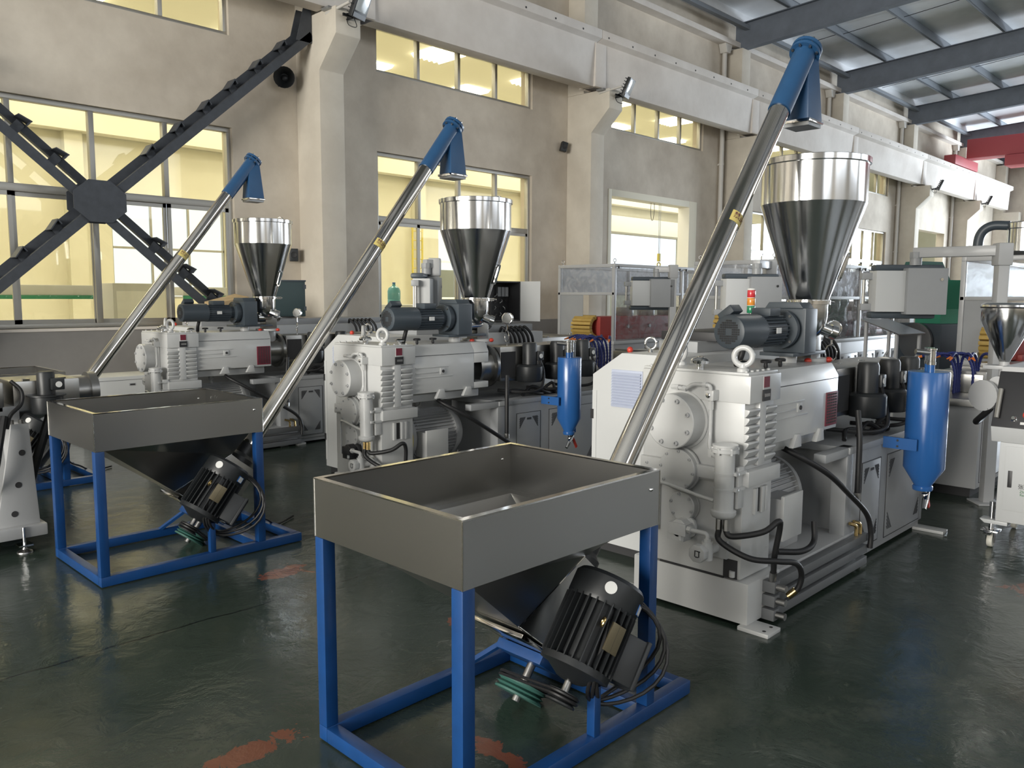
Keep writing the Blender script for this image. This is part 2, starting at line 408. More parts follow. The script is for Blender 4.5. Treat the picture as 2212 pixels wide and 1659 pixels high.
# crane runway beam: web face, top flange and the plaster pads where the spans meet on the corbels
beam = thing('trim_1', None, None, (0, 0, 0), kind='structure')
bx = [-14, -10.9, -5.0, 0.95, 6.9, 12.15, 18.05, 24.0, 29.9, 35.9, 41.0]
for i in range(len(bx)-1):
    G().prism([(9.76, 5.46), (9.72, 6.24), (9.60, 6.29), (9.60, 6.44), (10.16, 6.44), (10.16, 6.29), (10.05, 6.24), (10.03, 5.46)], 'yz', bx[i]+0.006, bx[i+1]-0.006).build('beam_span', 'beam_plaster', beam, bevel=0.008)
for x in bx[1:-1]:
    G().box(x-0.05, x+0.26, 9.71, 10.1, 5.46, 6.235).build('beam_pad', 'beam_plaster', beam, bevel=0.008)
hole = G().lathe([(0.018, 0), (0.018, 0.004)], (0, 0, 0), (0, -1, 0), 8).build('bolt_hole', 'gap_dark', beam)
hole.location = (7.2, 9.600, 6.335)
x = 7.9
while x < 40.5:
    clone(hole, beam, (x, 9.600, 6.335)); x += 0.74
# roof: rafters over the columns, purlins, insulated panels
SL = 0.057
def zr(y): return 7.56+(10.35-y)*SL
roof = thing('ceiling', None, None, kind='structure')
ys = [10.6-1.48*k for k in range(0, 18)]
pan = None
for i in range(len(ys)-1):
    y1, y0 = ys[i], max(ys[i+1], -14)
    if y0 >= y1: continue
    for k, c in enumerate(BAYS[:-1]):
        za, zb = zr(y1)+0.83, zr(y0)+0.83
        G().hexa([(c+0.2, y1, za), (c+6.15, y1, za), (c+6.15, y0+0.012, zb), (c+0.2, y0+0.012, zb), (c+0.2, y1, za+0.08), (c+6.15, y1, za+0.08), (c+6.15, y0+0.012, zb+0.08), (c+0.2, y0+0.012, zb+0.08)]).build('roof_panel', 'roof_panel', roof, smooth=False)
G().box(-14, 43, -14, 10.9, 9.95, 10.05).build('roof_deck', 'galvanised', roof, smooth=False)
for c in BAYS:
    xc = c+0.2
    def zz(y, d): return zr(y)+d
    g = G()
    for (d0, d1, hw) in ((0.0, 0.016, 0.10), (0.016, 0.60, 0.012), (0.60, 0.62, 0.10)):
        g.hexa([(xc-hw, 10.5, zz(10.5, d0)), (xc+hw, 10.5, zz(10.5, d0)), (xc+hw, -14, zz(-14, d0)), (xc-hw, -14, zz(-14, d0)),
                (xc-hw, 10.5, zz(10.5, d1)), (xc+hw, 10.5, zz(10.5, d1)), (xc+hw, -14, zz(-14, d1)), (xc-hw, -14, zz(-14, d1))])
    g.build('rafter', 'rafter', roof, smooth=False, weld=False)
pur = None
for y in ys[1:]:
    if y < -13.8: continue
    z = zr(y)+0.62
    if pur is None:
        pur = G().box(-14, 43, -0.03, 0.03, 0, 0.018).box(-14, 43, -0.03, -0.012, 0, 0.20).box(-14, 43, -0.03, 0.04, 0.185, 0.205).build('purlin', 'purlin', roof, smooth=False, weld=False); pur.location = (0, y, z)
    else: clone(pur, roof, (0, y, z))
    if y > 0 and ys.index(y) % 2 == 1:      # knee struts from purlin to rafter
        for c in BAYS[4:9]:
            G().sweep([(c+0.2, y, zr(y)+0.05), (c+0.75, y, z+0.10)], 0.022, 4).build('knee_strut', 'purlin', roof)
for c in BAYS[4:9]:                                             # thin sag rods between the purlins
    for i in range(0, 7):
        y1, y0 = ys[i], ys[i+1]
        G().sweep([(c+3.1, y1, zr(y1)+0.70), (c+3.1, y0, zr(y0)+0.74)], 0.008, 5).build('sag_rod', 'gap_dark', roof)
# eaves gutter line and strip of deck against the wall
G().box(-14, 43, 10.36, WY, 7.62, 7.74).build('eaves_trim', 'beam_plaster', roof, smooth=False)
G().box(-14, 43, 10.12, 10.24, 8.00, 8.09).build('eaves_purlin', 'purlin', roof, smooth=False)
G().box(-14, 43, 10.28, 10.9, 8.2, 9.95).build('eaves_board', 'roof_panel', roof, smooth=False)

# the other walls of the hall, with the openings the daylight comes through
holed_wall('wall_far', 'plaster', 'y', -14, WY+0.28, 0, 10, 43.0, 43.25, [(-4.5, 5.5, 0.0, 5.8)])
holed_wall('wall_near', 'plaster', 'y', -14, WY+0.28, 0, 10, -14.25, -14.0, [(-3, 6, 1.1, 5.7)])
holed_wall('wall_opposite', 'plaster', 'x', -14, 43, 0, 10, -14.25, -14.0, [(-11.5+10*i, -4.5+10*i, 4.8, 7.6) for i in range(5)])

# ---- windows
def window(n, x0, x1, z0, z1, lower, y=WY+0.10, m='aluminium', hide_left=False):
    r = thing('window_%d' % n, None, None, kind='structure'); fw = 0.055
    g = G(); y0, y1 = y-0.045, y+0.045
    for b in ((x0, x1, z0, z0+fw), (x0, x1, z1-fw, z1), (x0, x0+fw, z0+fw, z1-fw), (x1-fw, x1, z0+fw, z1-fw)): g.box(b[0], b[1], y0, y1, b[2], b[3])
    g.build('window_frame', m, r, bevel=0.004, weld=False)
    def bar(a, b, c, d, nm='mullion', off=0): G().box(a, b, y0+off, y1-off, c, d).build(nm, m, r, bevel=0.004)
    def pane(a, b, c, d, yy=y): G().box(a, b, yy-0.003, yy+0.003, c, d).build('pane', 'window_glass', r, smooth=False)
    W = (x1-x0)/4
    if lower:
        zt = 2.82
        bar(x0+fw, x1-fw, zt-0.045, zt+0.045, 'transom')
        for i in range(1, 4): bar(x0+W*i-0.03, x0+W*i+0.03, zt+0.045, z1-fw)
        for i in range(4): pane(x0+W*i+0.02, x0+W*(i+1)-0.02, zt+0.03, z1-0.03)
        bar(x0+2*W-0.035, x0+2*W+0.035, z0+fw, zt-0.045)
        for i in range(4):                     # sliding sashes, alternating on two tracks
            a, b = x0+W*i+0.0, x0+W*(i+1)+0.0; yy = y-0.02 if i in (0, 3) else y+0.02
            a = max(a, x0+fw); b = min(b, x1-fw); ss = thing('sash', None, None); ss.parent = r
            g = G()
            for q in ((a, b, z0+fw, z0+fw+0.05), (a, b, zt-0.095, zt-0.045), (a, a+0.045, z0+fw, zt-0.045), (b-0.045, b, z0+fw, zt-0.045)): g.box(q[0], q[1], yy-0.016, yy+0.016, q[2], q[3])
            g.build('sash_frame', m, ss, weld=False); G().box(a+0.03, b-0.03, yy-0.003, yy+0.003, z0+fw+0.03, zt-0.075).build('pane', 'window_glass', ss, smooth=False)
    else:
        for i in range(1, 4): bar(x0+W*i-0.028, x0+W*i+0.028, z0+fw, z1-fw)
        for i in range(4): pane(x0+W*i+0.02, x0+W*(i+1)-0.02, z0+0.03, z1-0.03)
    return r
wn = 1
for c in BAYS[:-1]:
    if c not in (12.36, 30.21) and c < 36:
        w_ = window(wn, c+LO[0], c+LO[1], LO[2], LO[3], True); wn += 1
        G().box(c+LO[0]-0.03, c+LO[1]+0.03, WY-0.03, WY+0.06, LO[2]-0.035, LO[2]).build('window_sill', 'beam_plaster', w_, bevel=0.006)
    if c < 28:
        window(wn, c+HI[0], c+HI[1], HI[2], HI[3], False); wn += 1
# the doorway with its cream reveal and raised shutter box
dr = thing('door_1', None, None, kind='structure')
G().box(13.69, 13.80, WY-0.01, WY+0.30, 0, 3.84).build('door_jamb', 'cream_paint', dr, bevel=0.006)
G().box(16.78, 17.10, WY-0.01, WY+0.30, 0, 3.84).build('door_jamb', 'cream_paint', dr, bevel=0.006)
G().box(13.80, 16.78, WY-0.01, WY+0.30, 3.70, 3.84).build('door_head', 'cream_paint', dr, bevel=0.006)

# ---- the neighbouring hall seen through the windows
NW = 24.0
holed_wall('wall_neighbour', 'cream_wall', 'x', -20, 60, 0, 9.2, NW, NW+0.25,
           [(8.6, 11.9, 1.5, 4.3), (30.5, 37.2, 0.0, 4.62), (20.5, 23.2, 1.5, 4.3), (43, 52, 0, 4.6)])
g = G()
holed_wall('wall_partition', 'cream_wall', 'x', -14, 43, 0, 9.0, WY+0.281, WY+0.30, holes)
for xx, nm in ((-20, 'wall_neighbour_near'), (60, 'wall_neighbour_far')): tag(G().box(xx, xx+0.2, WY+0.3, NW, 0, 9.2).build(nm, 'cream_wall', smooth=False), kind='structure')
ce = thing('ceiling_neighbour', None, None, kind='structure')
G().box(-20, 60, WY+0.28, NW, 8.6, 8.7).build('roof_deck', 'cream_ceiling', ce, smooth=False)
k = 0; sk = None
for i in range(12):
    for (ya, yb) in ((12.4, 15.0), (16.6, 19.2), (20.6, 23.2)):
        xs = -6+4.1*i+(0.9 if ya > 16 else 0)-(0.7 if ya > 20 else 0)
        if sk is None:
            g = G(); n = 24; vs = []; fs = []
            for q in range(n+1):
                xq = 1.15*q/n; zq = 0.05*math.cos(q*PI/2); vs += [(xq, 0, zq), (xq, 2.6, zq)]
            for q in range(n): fs.append((2*q, 2*q+1, 2*q+3, 2*q+2))
            sk = g.add(vs, fs).build('skylight', 'skylight', ce); sk.location = (xs, ya, 8.55)
        else: clone(sk, ce, (xs, ya, 8.55))
# far wall details: pilasters, frosted upper lights, shutter box over the far door, window bars
nb = thing('trim_2', None, None, kind='structure')
for x in (1.5, 7.4, 13.3, 19.2, 25.1, 29.6, 38.0): G().box(x, x+0.45, NW-0.3, NW, 0, 8.6).build('pilaster', 'cream_wall', nb)
G().box(-20, 60, NW-0.5, NW-0.05, 5.9, 6.5).build('runway_beam', 'cream_paint', nb)
G().box(30.2, 37.6, NW-0.75, NW, 4.62, 5.35).build('shutter_box', 'cream_paint', nb, bevel=0.02)
for (xa, xb) in ((8.6, 11.9), (20.5, 23.2)):
    ww = thing('window_%d' % wn, None, None, kind='structure'); wn += 1
    for i in range(4): G().box(xa+(xb-xa)*i/3-0.03, xa+(xb-xa)*i/3+0.03, NW+0.05, NW+0.11, 1.5, 4.3).build('mullion', 'aluminium', ww)
    for z in (1.5, 2.9, 4.25): G().box(xa, xb, NW+0.05, NW+0.11, z, z+0.06).build('transom', 'aluminium', ww)
for i in range(6):
    x = -1.5+2.4*i
    if 4 < x < 4.5: continue
    G().box(x, x+2.2, NW-0.03, NW, 6.8, 7.9).build('frosted_panel', 'screen_panel', nb)
# outside yard beyond the far openings
tag(G().box(26, 62, 31.0, 31.2, 0, 2.9).build('boundary_wall', 'cream_wall', smooth=False), kind='structure')
tag(G().box(-30, 80, 24.4, 60, -0.25, -0.02).build('ground', 'galvanised', smooth=False), kind='structure')
# ================================================================ SCREW LOADERS
def bolt_proto(r=0.012, h=0.012):
    """socket-head bolt along -x, origin on the seating face"""
    g = G().lathe([(r, 0), (r, h*0.9), (r*0.9, h), (r*0.5, h), (r*0.5, h*0.45)], (0, 0, 0), (-1, 0, 0), 12, True)
    me_o = g.build('bolt', 'machine_grey'); me = me_o.data; bpy.data.objects.remove(me_o); return me
BOLT = bolt_proto()
BOLT_S = bolt_proto(0.008, 0.006)
def put(me, name, parent, loc, rot=(0, 0, 0)):
    o = bpy.data.objects.new(name, me); COL.objects.link(o); o.parent = parent; o.location = loc; o.rotation_euler = rot; return o

UA = V(0.616, 0, 0.788); NA = V(-0.788, 0, 0.616); YA = V(0, 1, 0)      # loader tube axis, its upper normal, sideways
def ax(s, n=0.0, y=0.0):                                               # point relative to the tube axis (loader-local)
    return V(1.06, 0.43+y, 0.53)+UA*s+NA*n
def make_loader(label, loc):
    R = thing('screw_loader', label, 'screw loader', loc, group='screw loaders feeding the extruders')
    Lx, Ly, ZT, ZB = 0.985, 0.775, 0.963, 0.758; t = 0.004
    # ---- tub: skirt with folded rim, pyramid below
    tub = G()
    for b in ((0, Lx, 0, t), (0, Lx, Ly-t, Ly), (0, t, t, Ly-t), (Lx-t, Lx, t, Ly-t)): tub.box(b[0], b[1], b[2], b[3], ZB, ZT)
    tub = tub.build('tub_skirt', 'stainless', R, weld=False)
    rim = G(); w = 0.022
    for b in ((0, Lx, 0, w), (0, Lx, Ly-w, Ly), (0, w, w, Ly-w), (Lx-w, Lx, w, Ly-w)): rim.box(b[0]-0.001, b[1]+0.001, b[2]-0.001, b[3]+0.001, ZT-0.001, ZT+0.004)
    rim.build('rim', 'stainless_tube', tub, weld=False)
    for (x, y) in ((0.93, -0.001), (0.93, Ly+0.001)): G().ball((x, y, 0.90), 0.008, 8, 6).build('weld_dimple', 'chrome', tub)
    for (x, y) in ((0, 0), (Lx, 0), (0, Ly), (Lx, Ly)): G().sweep([(x, y, ZB), (x, y, ZT)], 0.0025, 6).build('weld_seam', 'stainless_tube', tub)
    out_ = [V(t, t, ZB+0.003), V(Lx-t, t, ZB+0.003), V(Lx-t, Ly-t, ZB+0.003), V(t, Ly-t, ZB+0.003)]
    top = [V(0.053, 0.053, ZB+0.001), V(Lx-0.053, 0.053, ZB+0.001), V(Lx-0.053, Ly-0.053, ZB+0.001), V(0.053, Ly-0.053, ZB+0.001)]
    bot = [V(0.545, 0.30, 0.40), V(0.925, 0.30, 0.58), V(0.925, 0.56, 0.58), V(0.545, 0.56, 0.40)]
    pyr = G()
    for i in range(4):
        j = (i+1) % 4; c = (top[0]+top[2])/2
        pyr.add([out_[i], out_[j], top[j], top[i]], [(0, 1, 2, 3)])
        pyr.add([top[i], top[j], bot[j], bot[i]], [(0, 1, 2, 3)])
    pyr.add(bot, [(0, 1, 2, 3)])
    pyr.build('tub_cone', 'stainless', R, smooth=False)
    # ---- trough box round the lower end of the screw
    e0, e1, e2 = ax(-0.05, -0.085), ax(-0.43, -0.085), ax(-0.05, 0.06)
    bx = G().prism([(0.545, 0.398), (0.925, 0.578), (e2.x, e2.z), (e0.x, e0.z), (e1.x, e1.z)], 'xz', 0.302, 0.558).build('trough_box', 'stainless', R, bevel=0.003)
    G().obox(ax(-0.44, 0.10), UA, YA, NA, 0.008, 0.132, 0.185).build('end_plate', 'stainless_tube', R, bevel=0.002)
    for pts in ([V(0.55, 0.301, 0.399), V(0.925, 0.301, 0.579)], [V(0.55, 0.301, 0.399), V(e1.x, 0.301, e1.z)]): G().sweep(pts, 0.003, 6).build('weld_seam', 'chrome', bx)
    # ---- blue frame
    q = 0.05
    for (x, y) in ((0, 0), (Lx-q, 0), (0, Ly-q), (Lx-q, Ly-q)):
        lg = G().box(x, x+q, y, y+q, 0.06, ZB-0.002).build('leg', 'frame_blue', R, bevel=0.004)
        G().box(x+0.003, x+q-0.003, y+0.003, y+q-0.003, ZB-0.008, ZB-0.001).build('weld_bead', 'chrome', lg)
    XE = 1.24
    for y in (0, Ly-q): G().box(0, XE, y, y+q, 0.005, 0.06).build('base_rail', 'frame_blue', R, bevel=0.004)
    for x in (0.0, Lx-q, XE-q): G().box(x, x+q, q, Ly-q, 0.005, 0.058).build('cross_rail', 'frame_blue', R, bevel=0.004)
    G().box(0.625, 0.66, 0.005, 0.04, 0.06, 0.24).build('motor_post', 'frame_blue', R, bevel=0.003)
    G().sweep([(0.62, 0.745, 0.05), (0.76, 0.52, 0.24)], 0.014, 4).build('brace', 'frame_blue', R)
    G().obox(ax(-0.47, 0.05, -0.0), UA, YA, NA, 0.02, 0.12, 0.06).build('bearing_bracket', 'frame_blue', R, bevel=0.004)
    G().cyl(ax(-0.64), ax(-0.43), 0.018, n=12).build('screw_shaft', 'cast_steel', R)
    pu = G().lathe([(0.03, 0), (0.10, 0), (0.10, 0.008), (0.085, 0.016), (0.10, 0.024), (0.085, 0.032), (0.10, 0.040), (0.10, 0.05), (0.03, 0.05)], ax(-0.62), UA, 28).build('screw_pulley', 'dark_green', R)
    # ---- motor beside the trough, parallel to the tube
    mo = V(0.68, 0.075, 0.41); ra = 0.118
    def mp(s, u=0.0, v=0.0): return mo+UA*s+NA*u+YA*v
    M = G().lathe([(ra-0.012, -0.125), (ra-0.012, 0.10)], mo, UA, 32).build('motor_body', 'motor_black', R)
    fins = None
    for i in range(28):
        an = 2*PI*i/28
        if math.cos(an-0.2) > 0.90: continue
        d = (NA*math.cos(an+PI)+YA*math.sin(an+PI))
        G().obox(mo+d*(ra+0.002)+UA*(-0.01), UA, d.cross(UA), d, 0.112, 0.0022, 0.014).build('cooling_fin', 'motor_black', M)
    G().lathe([(ra+0.008, 0.095), (ra+0.014, 0.11), (ra+0.014, 0.185), (ra+0.002, 0.20), (0.0, 0.20)], mo, UA, 32, False).build('fan_cowl', 'motor_black', R)
    G().lathe([(0.03, -0.185), (0.05, -0.18), (ra-0.02, -0.15), (ra+0.01, -0.145), (ra+0.01, -0.12), (ra-0.01, -0.118)], mo, UA, 32).build('motor_flange', 'motor_black', R)
    G().cyl(mp(-0.25), mp(-0.17), 0.014, n=12).build('motor_shaft', 'cast_steel', R)
    G().lathe([(0.015, 0), (0.055, 0), (0.055, 0.006), (0.045, 0.013), (0.055, 0.02), (0.045, 0.027), (0.055, 0.034), (0.055, 0.042), (0.015, 0.042)], mp(-0.265), UA, 24).build('motor_pulley', 'motor_black', R)
    d1, d2 = mp(-0.245), ax(-0.60)
    for k in range(2):
        o_ = UA*(0.014*k); dd = (d2-d1); dd -= UA*dd.dot(UA); dn = dd.normalized(); pn = UA.cross(dn)
        c1, c2 = d1+o_, d1+o_+dd
        pts = [c1+pn*0.055*math.cos(t)-dn*0.055*math.sin(t) for t in [PI*i/8 for i in range(9)]]+[c2-pn*0.10*math.cos(t)+dn*0.10*math.sin(t) for t in [PI*i/8 for i in range(9)]]
        G().sweep(pts, 0.006, 6, True).build('drive_belt', 'rubber', R)
    # terminal box turned to the right-hand side, with nameplate and stickers
    td = (YA*-0.55-NA*0.83).normalized(); tq = td.cross(UA)
    tb = G().obox(mo+td*(ra+0.03)+UA*-0.03, UA, tq, td, 0.085, 0.062, 0.045).build('terminal_box', 'motor_black', R, bevel=0.006)
    G().obox(mo+td*(ra+0.082)+UA*-0.03, UA, tq, td, 0.09, 0.067, 0.008).build('terminal_lid', 'motor_black', tb, bevel=0.004)
    nd = (YA*-0.97+NA*0.24).normalized()
    G().obox(mo+nd*(ra+0.012)+UA*0.0, UA, nd.cross(UA), nd, 0.05, 0.032, 0.004).build('nameplate', 'plate_bronze', M, bevel=0.001)
    sd = (YA*-0.93-NA*0.36).normalized()
    st = G().obox(mo+sd*(ra+0.0145)+UA*0.135, UA, sd.cross(UA), sd, 0.019, 0.022, 0.0012).build('sticker', 'tank_blue', M)
    G().obox(mo+sd*(ra+0.0155)+UA*0.135, UA, sd.cross(UA), sd, 0.016, 0.016, 0.0012).build('sticker_label', 'paper', st)
    sd2 = (YA*-0.62+NA*0.78).normalized()
    G().lathe([(0.022, 0), (0.022, 0.002)], mo+sd2*(ra+0.0135)+UA*0.15, sd2, 20).build('round_sticker', 'paper', M)
    ed = (YA*-0.72+NA*0.69).normalized()
    G().torus(mo+ed*(ra+0.028)+UA*0.03, ed.cross(UA), 0.015, 0.005, 16, 8).build('lifting_eye', 'brass', M)
    # coil of spare cable hung round the motor
    for k in range(3):
        pts = []
        for i in range(28):
            a = 2*PI*i/28; rr = 0.165+0.010*k; pts.append(mo+V(0.085, -0.06-0.014*k, -0.075)+(UA*(math.cos(a)*rr*1.08)+NA*(math.sin(a)*rr*0.92))+YA*(0.05*math.sin(a*2+0.6*k)+0.03*math.sin(a)))
        G().sweep(pts, 0.0075, 8, True).build('cable_coil', 'rubber', R)
    G().hose([ax(-0.1, -0.1, -0.2), V(1.02, 0.16, 0.20), V(1.16, 0.30, 0.10), V(1.30, 0.42, 0.02), V(1.5, 0.55, 0.012)], 0.007, 6).build('power_cable', 'rubber', R)
    # ---- conveying tube, collar, blue head and spout
    TL = 3.07
    G().cyl(ax(-0.05), ax(TL-0.32), 0.0545, n=32).build('conveyor_tube', 'stainless_tube', R)
    G().lathe([(0.085, 0.0), (0.085, 0.05), (0.064, 0.075), (0.064, 0.15)], ax(-0.06), UA, 28).build('tube_collar', 'motor_black', R)
    hd = G().cyl(ax(TL-0.46), ax(TL), 0.0605, n=32).build('head_sleeve', 'head_blue', R)
    G().lathe([(0.05, -0.02), (0.083, -0.02), (0.083, 0.0), (0.055, 0.0), (0.055, 0.012), (0.083, 0.012), (0.083, 0.032), (0.03, 0.04)], ax(TL), UA, 28).build('end_flange', 'head_blue', R)
    for i in range(8):
        a = 2*PI*i/8; G().cyl(ax(TL-0.03)+(NA*math.cos(a)+YA*math.sin(a))*0.070, ax(TL+0.045)+(NA*math.cos(a)+YA*math.sin(a))*0.070, 0.008, n=6).build('flange_bolt', 'cast_steel', hd)
    h0 = ax(TL-0.10)
    xs, zs = h0.x, h0.z; c = 0.43
    zb = zs-0.30
    sp = G().hexa([(xs-0.025, c-0.072, zb), (xs+0.14, c-0.078, zb), (xs+0.14, c+0.078, zb), (xs-0.025, c+0.072, zb),
                   (xs-0.01, c-0.055, zs-0.03), (xs+0.105, c-0.058, zs+0.07), (xs+0.105, c+0.058, zs+0.07), (xs-0.01, c+0.055, zs-0.03)]).build('spout', 'head_blue', R, bevel=0.008)
    G().box(xs-0.029, xs+0.145, c-0.083, c+0.083, zb-0.012, zb+0.006).build('spout_band', 'chrome', sp, bevel=0.002)
    G().box(xs-0.02, xs+0.135, c-0.072, c+0.072, zb-0.03, zb-0.012).build('spout_lip', 'galvanised', sp)
    # warning sticker wrapped round the tube, facing outwards
    s0 = 1.84; prof = []
    u0 = -NA*0.48-YA*0.88                                       # middle of the sticker
    def wrap(sx, sa, rr):                                        # sx along the tube, sa arc length round it
        a = sa/0.0545; e1 = u0.normalized(); e2 = UA.cross(e1)
        return ax(s0+sx)+(e1*math.cos(a)+e2*math.sin(a))*rr
    vs = []; fs = []; n = 12
    for i in range(n+1):
        sa = -0.085+0.17*i/n
        vs += [wrap(-0.032, sa, 0.0552), wrap(0.032, sa, 0.0552)]
    for i in range(n): fs.append((2*i, 2*i+1, 2*i+3, 2*i+2))
    st = G().add(vs, fs).build('warning_sticker', 'sticker_yellow', R)
    text_part('lettering', '禁止空转', 'ink', st, 0.040, lambda x, y, z: wrap(y+0.005, x*0.92, 0.0555+z))
    return R
LD_A = make_loader('stainless tub loader in the foreground on a blue frame, nearest the camera', (1.512, 1.672, 0))
LD_B = make_loader('screw loader with the empty stainless tub second from the front, left of the middle extruder', (1.505, 4.60, 0))
LD_C = make_loader('rearmost screw loader by the big window, mostly hidden behind other machines', (1.215, 7.32, 0))

# ================================================================ EXTRUDERS
def cover(parent, y, z, r0, depth, nb, rb, big=True, x0=0.0, start=0.0, mname='machine_white'):
    cv = G().lathe([(r0*1.09, 0), (r0*1.09, 0.012), (r0, 0.012), (r0, depth-0.004), (r0-0.004, depth)], (x0, y, z), (-1, 0, 0), 48).build('round_cover', mname, parent)
    for i in range(nb):
        a = start+2*PI*i/nb; put(BOLT if big else BOLT_S, 'cover_bolt', cv, (x0-depth, y+rb*math.cos(a), z+rb*math.sin(a)))
    return cv
def eyebolt(parent, loc, R=0.043, r=0.014, m='machine_white', axis=(1, 0.35, 0)):
    e = G().torus((0, 0, R+0.03), axis, R, r, 28, 10).lathe([(r*2.0, 0), (r*2.0, 0.014), (r*1.3, 0.02), (r*1.2, 0.035)], (0, 0, 0), (0, 0, 1), 16).build('eyebolt', m, parent, weld=False)
    e.location = loc; return e
def cabinet_door(parent, x0, x1, z0, z1, y, slots=((0, 0), (1, 0), (0, 1), (1, 1)), side=-1, m='panel_grey', hand=True):
    """door on a face looking along -y (side -1)"""
    d = G().box(x0+0.006, x1-0.006, y-0.004, y+0.002, z0+0.006, z1-0.006).build('door', m, parent, bevel=0.0015)
    g = G(); e = 0.003
    for b in ((x0, x1, z0, z0+e), (x0, x1, z1-e, z1), (x0, x0+e, z0, z1), (x1-e, x1, z0, z1)): g.box(b[0], b[1], y-0.003, y+0.001, b[2], b[3])
    g.build('door_gap', 'gap_dark', d, weld=False)
    s = min((x1-x0)*0.30, 0.11)
    for (a, b) in slots:
        cx = x0+0.035 if a == 0 else x1-0.035; cz = z0+0.05 if b == 0 else z1-0.04
        sx = 1 if a == 0 else -1; sz = 1 if b == 0 else -1
        for k in range(5):
            l = s*(k+1)/5
            p0 = V(cx+sx*0.0, y-0.0045, cz+sz*l); p1 = V(cx+sx*l*0.75, y-0.0045, cz)
            dr_ = (p1-p0).normalized(); G().obox((p0+p1)/2, dr_, (0, 1, 0), dr_.cross(V(0, 1, 0)), (p1-p0).length/2, 0.001, 0.0032).build('vent_slot', 'gap_dark', d)
    if hand:
        hx = (x0+x1)/2; hz = z1-0.055
        h = G().box(hx-0.035, hx+0.035, y-0.0065, y-0.003, hz-0.014, hz+0.014).build('door_handle', 'panel_grey', d, bevel=0.002)
        G().box(hx-0.026, hx+0.026, y-0.008, y-0.006, hz-0.008, hz+0.008).build('handle_recess', 'gap_dark', d)
    return d
def make_extruder(label, loc, variant):
    R = thing('extruder', label, 'extruder', loc, group='white extruders standing in a row')
    W = 'machine_white'
    # ---- pedestal
    bs = G().box(-0.0, 0.33, -0.335, 0.335, 0.018, 0.226).build('pedestal', W, R, bevel=0.008)
    for (y0, y1) in ((-0.46, -0.30), (0.30, 0.43)):
        ft = G().box(-0.03, 0.10, y0, y1, 0, 0.02).build('foot_plate', W, R, bevel=0.003)
        for x in (0.0, 0.07): G().cyl((x, y0+0.035 if y0 < 0 else y1-0.035, 0.0195), (x, y0+0.035 if y0 < 0 else y1-0.035, 0.0212), 0.009, n=12).build('anchor_hole', 'gap_dark', ft)
    for (a, b) in ((-0.20, 0.17),): G().box(-0.002, 0.01, a, b, 0.2265, 0.236).build('shadow_gap', 'gap_dark', bs)
    G().box(-0.003, 0.02, -0.275, -0.20, 0.236, 0.33).build('jack_pocket', 'gap_dark', bs)
    G().cyl((-0.004, -0.25, 0.245), (-0.004, -0.25, 0.275), 0.015, n=12).build('levelling_screw', W, bs)
    # ---- gearbox: lower body, band plate, ribbed middle, head block
    gb = G().box(0.0, 0.29, -0.29, 0.29, 0.236, 0.70).build('gearbox_lower', W, R, bevel=0.006)
    for x in (0.10, 0.17, 0.20): G().box(x, x+0.025, -0.305, -0.285, 0.545, 0.675).build('side_lug', W, gb, bevel=0.003)
    G().box(0.125, 0.165, -0.2915, -0.285, 0.55, 0.67).build('side_pocket', 'gap_dark', gb)
    G().box(-0.012, 0.31, -0.325, 0.30, 0.70, 0.775).build('gearbox_band', W, R, bevel=0.006)
    gm = G().box(0.0, 0.29, -0.285, 0.29, 0.775, 1.10).build('gearbox_middle', W, R, bevel=0.004)
    rib = None
    for col, (x0, x1) in enumerate(((-0.004, 0.105), (0.17, 0.275))):
        for k in range(7):
            z = 0.815+0.0395*k
            if rib is None:
                prof = [(-0.285, -0.020), (-0.293, -0.018), (-0.309, 0.002), (-0.313, 0.012), (-0.309, 0.018), (-0.285, 0.020)]
                rib = G().prism([(p[0], p[1]) for p in prof], 'yz', 0, 0.107).build('cast_rib', W, gm, bevel=0.002); rib.location = (x0, 0, z)
            else: clone(rib, gm, (x0, 0, z))
    G().box(0.105, 0.17, -0.309, -0.28, 0.79, 1.10).build('rib_web', W, gm, bevel=0.006)
    hb = G().box(-0.008, 0.30, -0.315, 0.30, 1.098, 1.232).build('gearbox_head', W, R, bevel=0.007)
    G().box(-0.002, 0.29, -0.30, 0.295, 1.232, 1.245).build('top_plate', W, hb, bevel=0.003)
    for i in range(5):
        for yy in (-0.27, 0.27): G().lathe([(0.008, 0), (0.008, 0.006), (0.004, 0.008)], (0.03+0.055*i, yy, 1.245), (0, 0, 1), 10).build('plate_bolt', W, hb)
    # id plates in the notch on the side of the head
    pk = G().box(0.115, 0.175, -0.318, -0.31, 1.105, 1.225).build('plate_recess', W, hb)
    G().box(0.118, 0.172, -0.320, -0.317, 1.17, 1.222).build('red_plate', 'maroon', pk)
    G().box(0.108, 0.182, -0.322, -0.317, 1.105, 1.16).build('black_plate', 'plastic_black', pk)
    G().box(0.122, 0.172, -0.324, -0.321, 1.125, 1.14).build('plate_print', 'cast_steel', pk)
    # eyebolts, breather
    eyebolt(R, (0.06, -0.235, 1.245)); eyebolt(R, (0.20, 0.20, 1.245), axis=(1, -0.6, 0))
    G().lathe([(0.020, 0), (0.020, 0.02), (0.046, 0.024), (0.048, 0.038), (0.040, 0.048), (0.018, 0.055), (0.018, 0.06), (0.0, 0.062)], (0.09, 0.02, 1.245), (0, 0, 1), 24, False).build('breather_cap', 'chrome', R)
    # ---- round covers on the front
    cover(R, 0.055, 0.990, 0.137, 0.12, 8, 0.112, True, 0.0, PI/8)
    cover(R, 0.050, 0.740, 0.105, 0.042, 8, 0.094, False, -0.012, 0.1)
    cover(R, 0.020, 0.557, 0.075, 0.05, 6, 0.062, False, 0.0, 0.3)
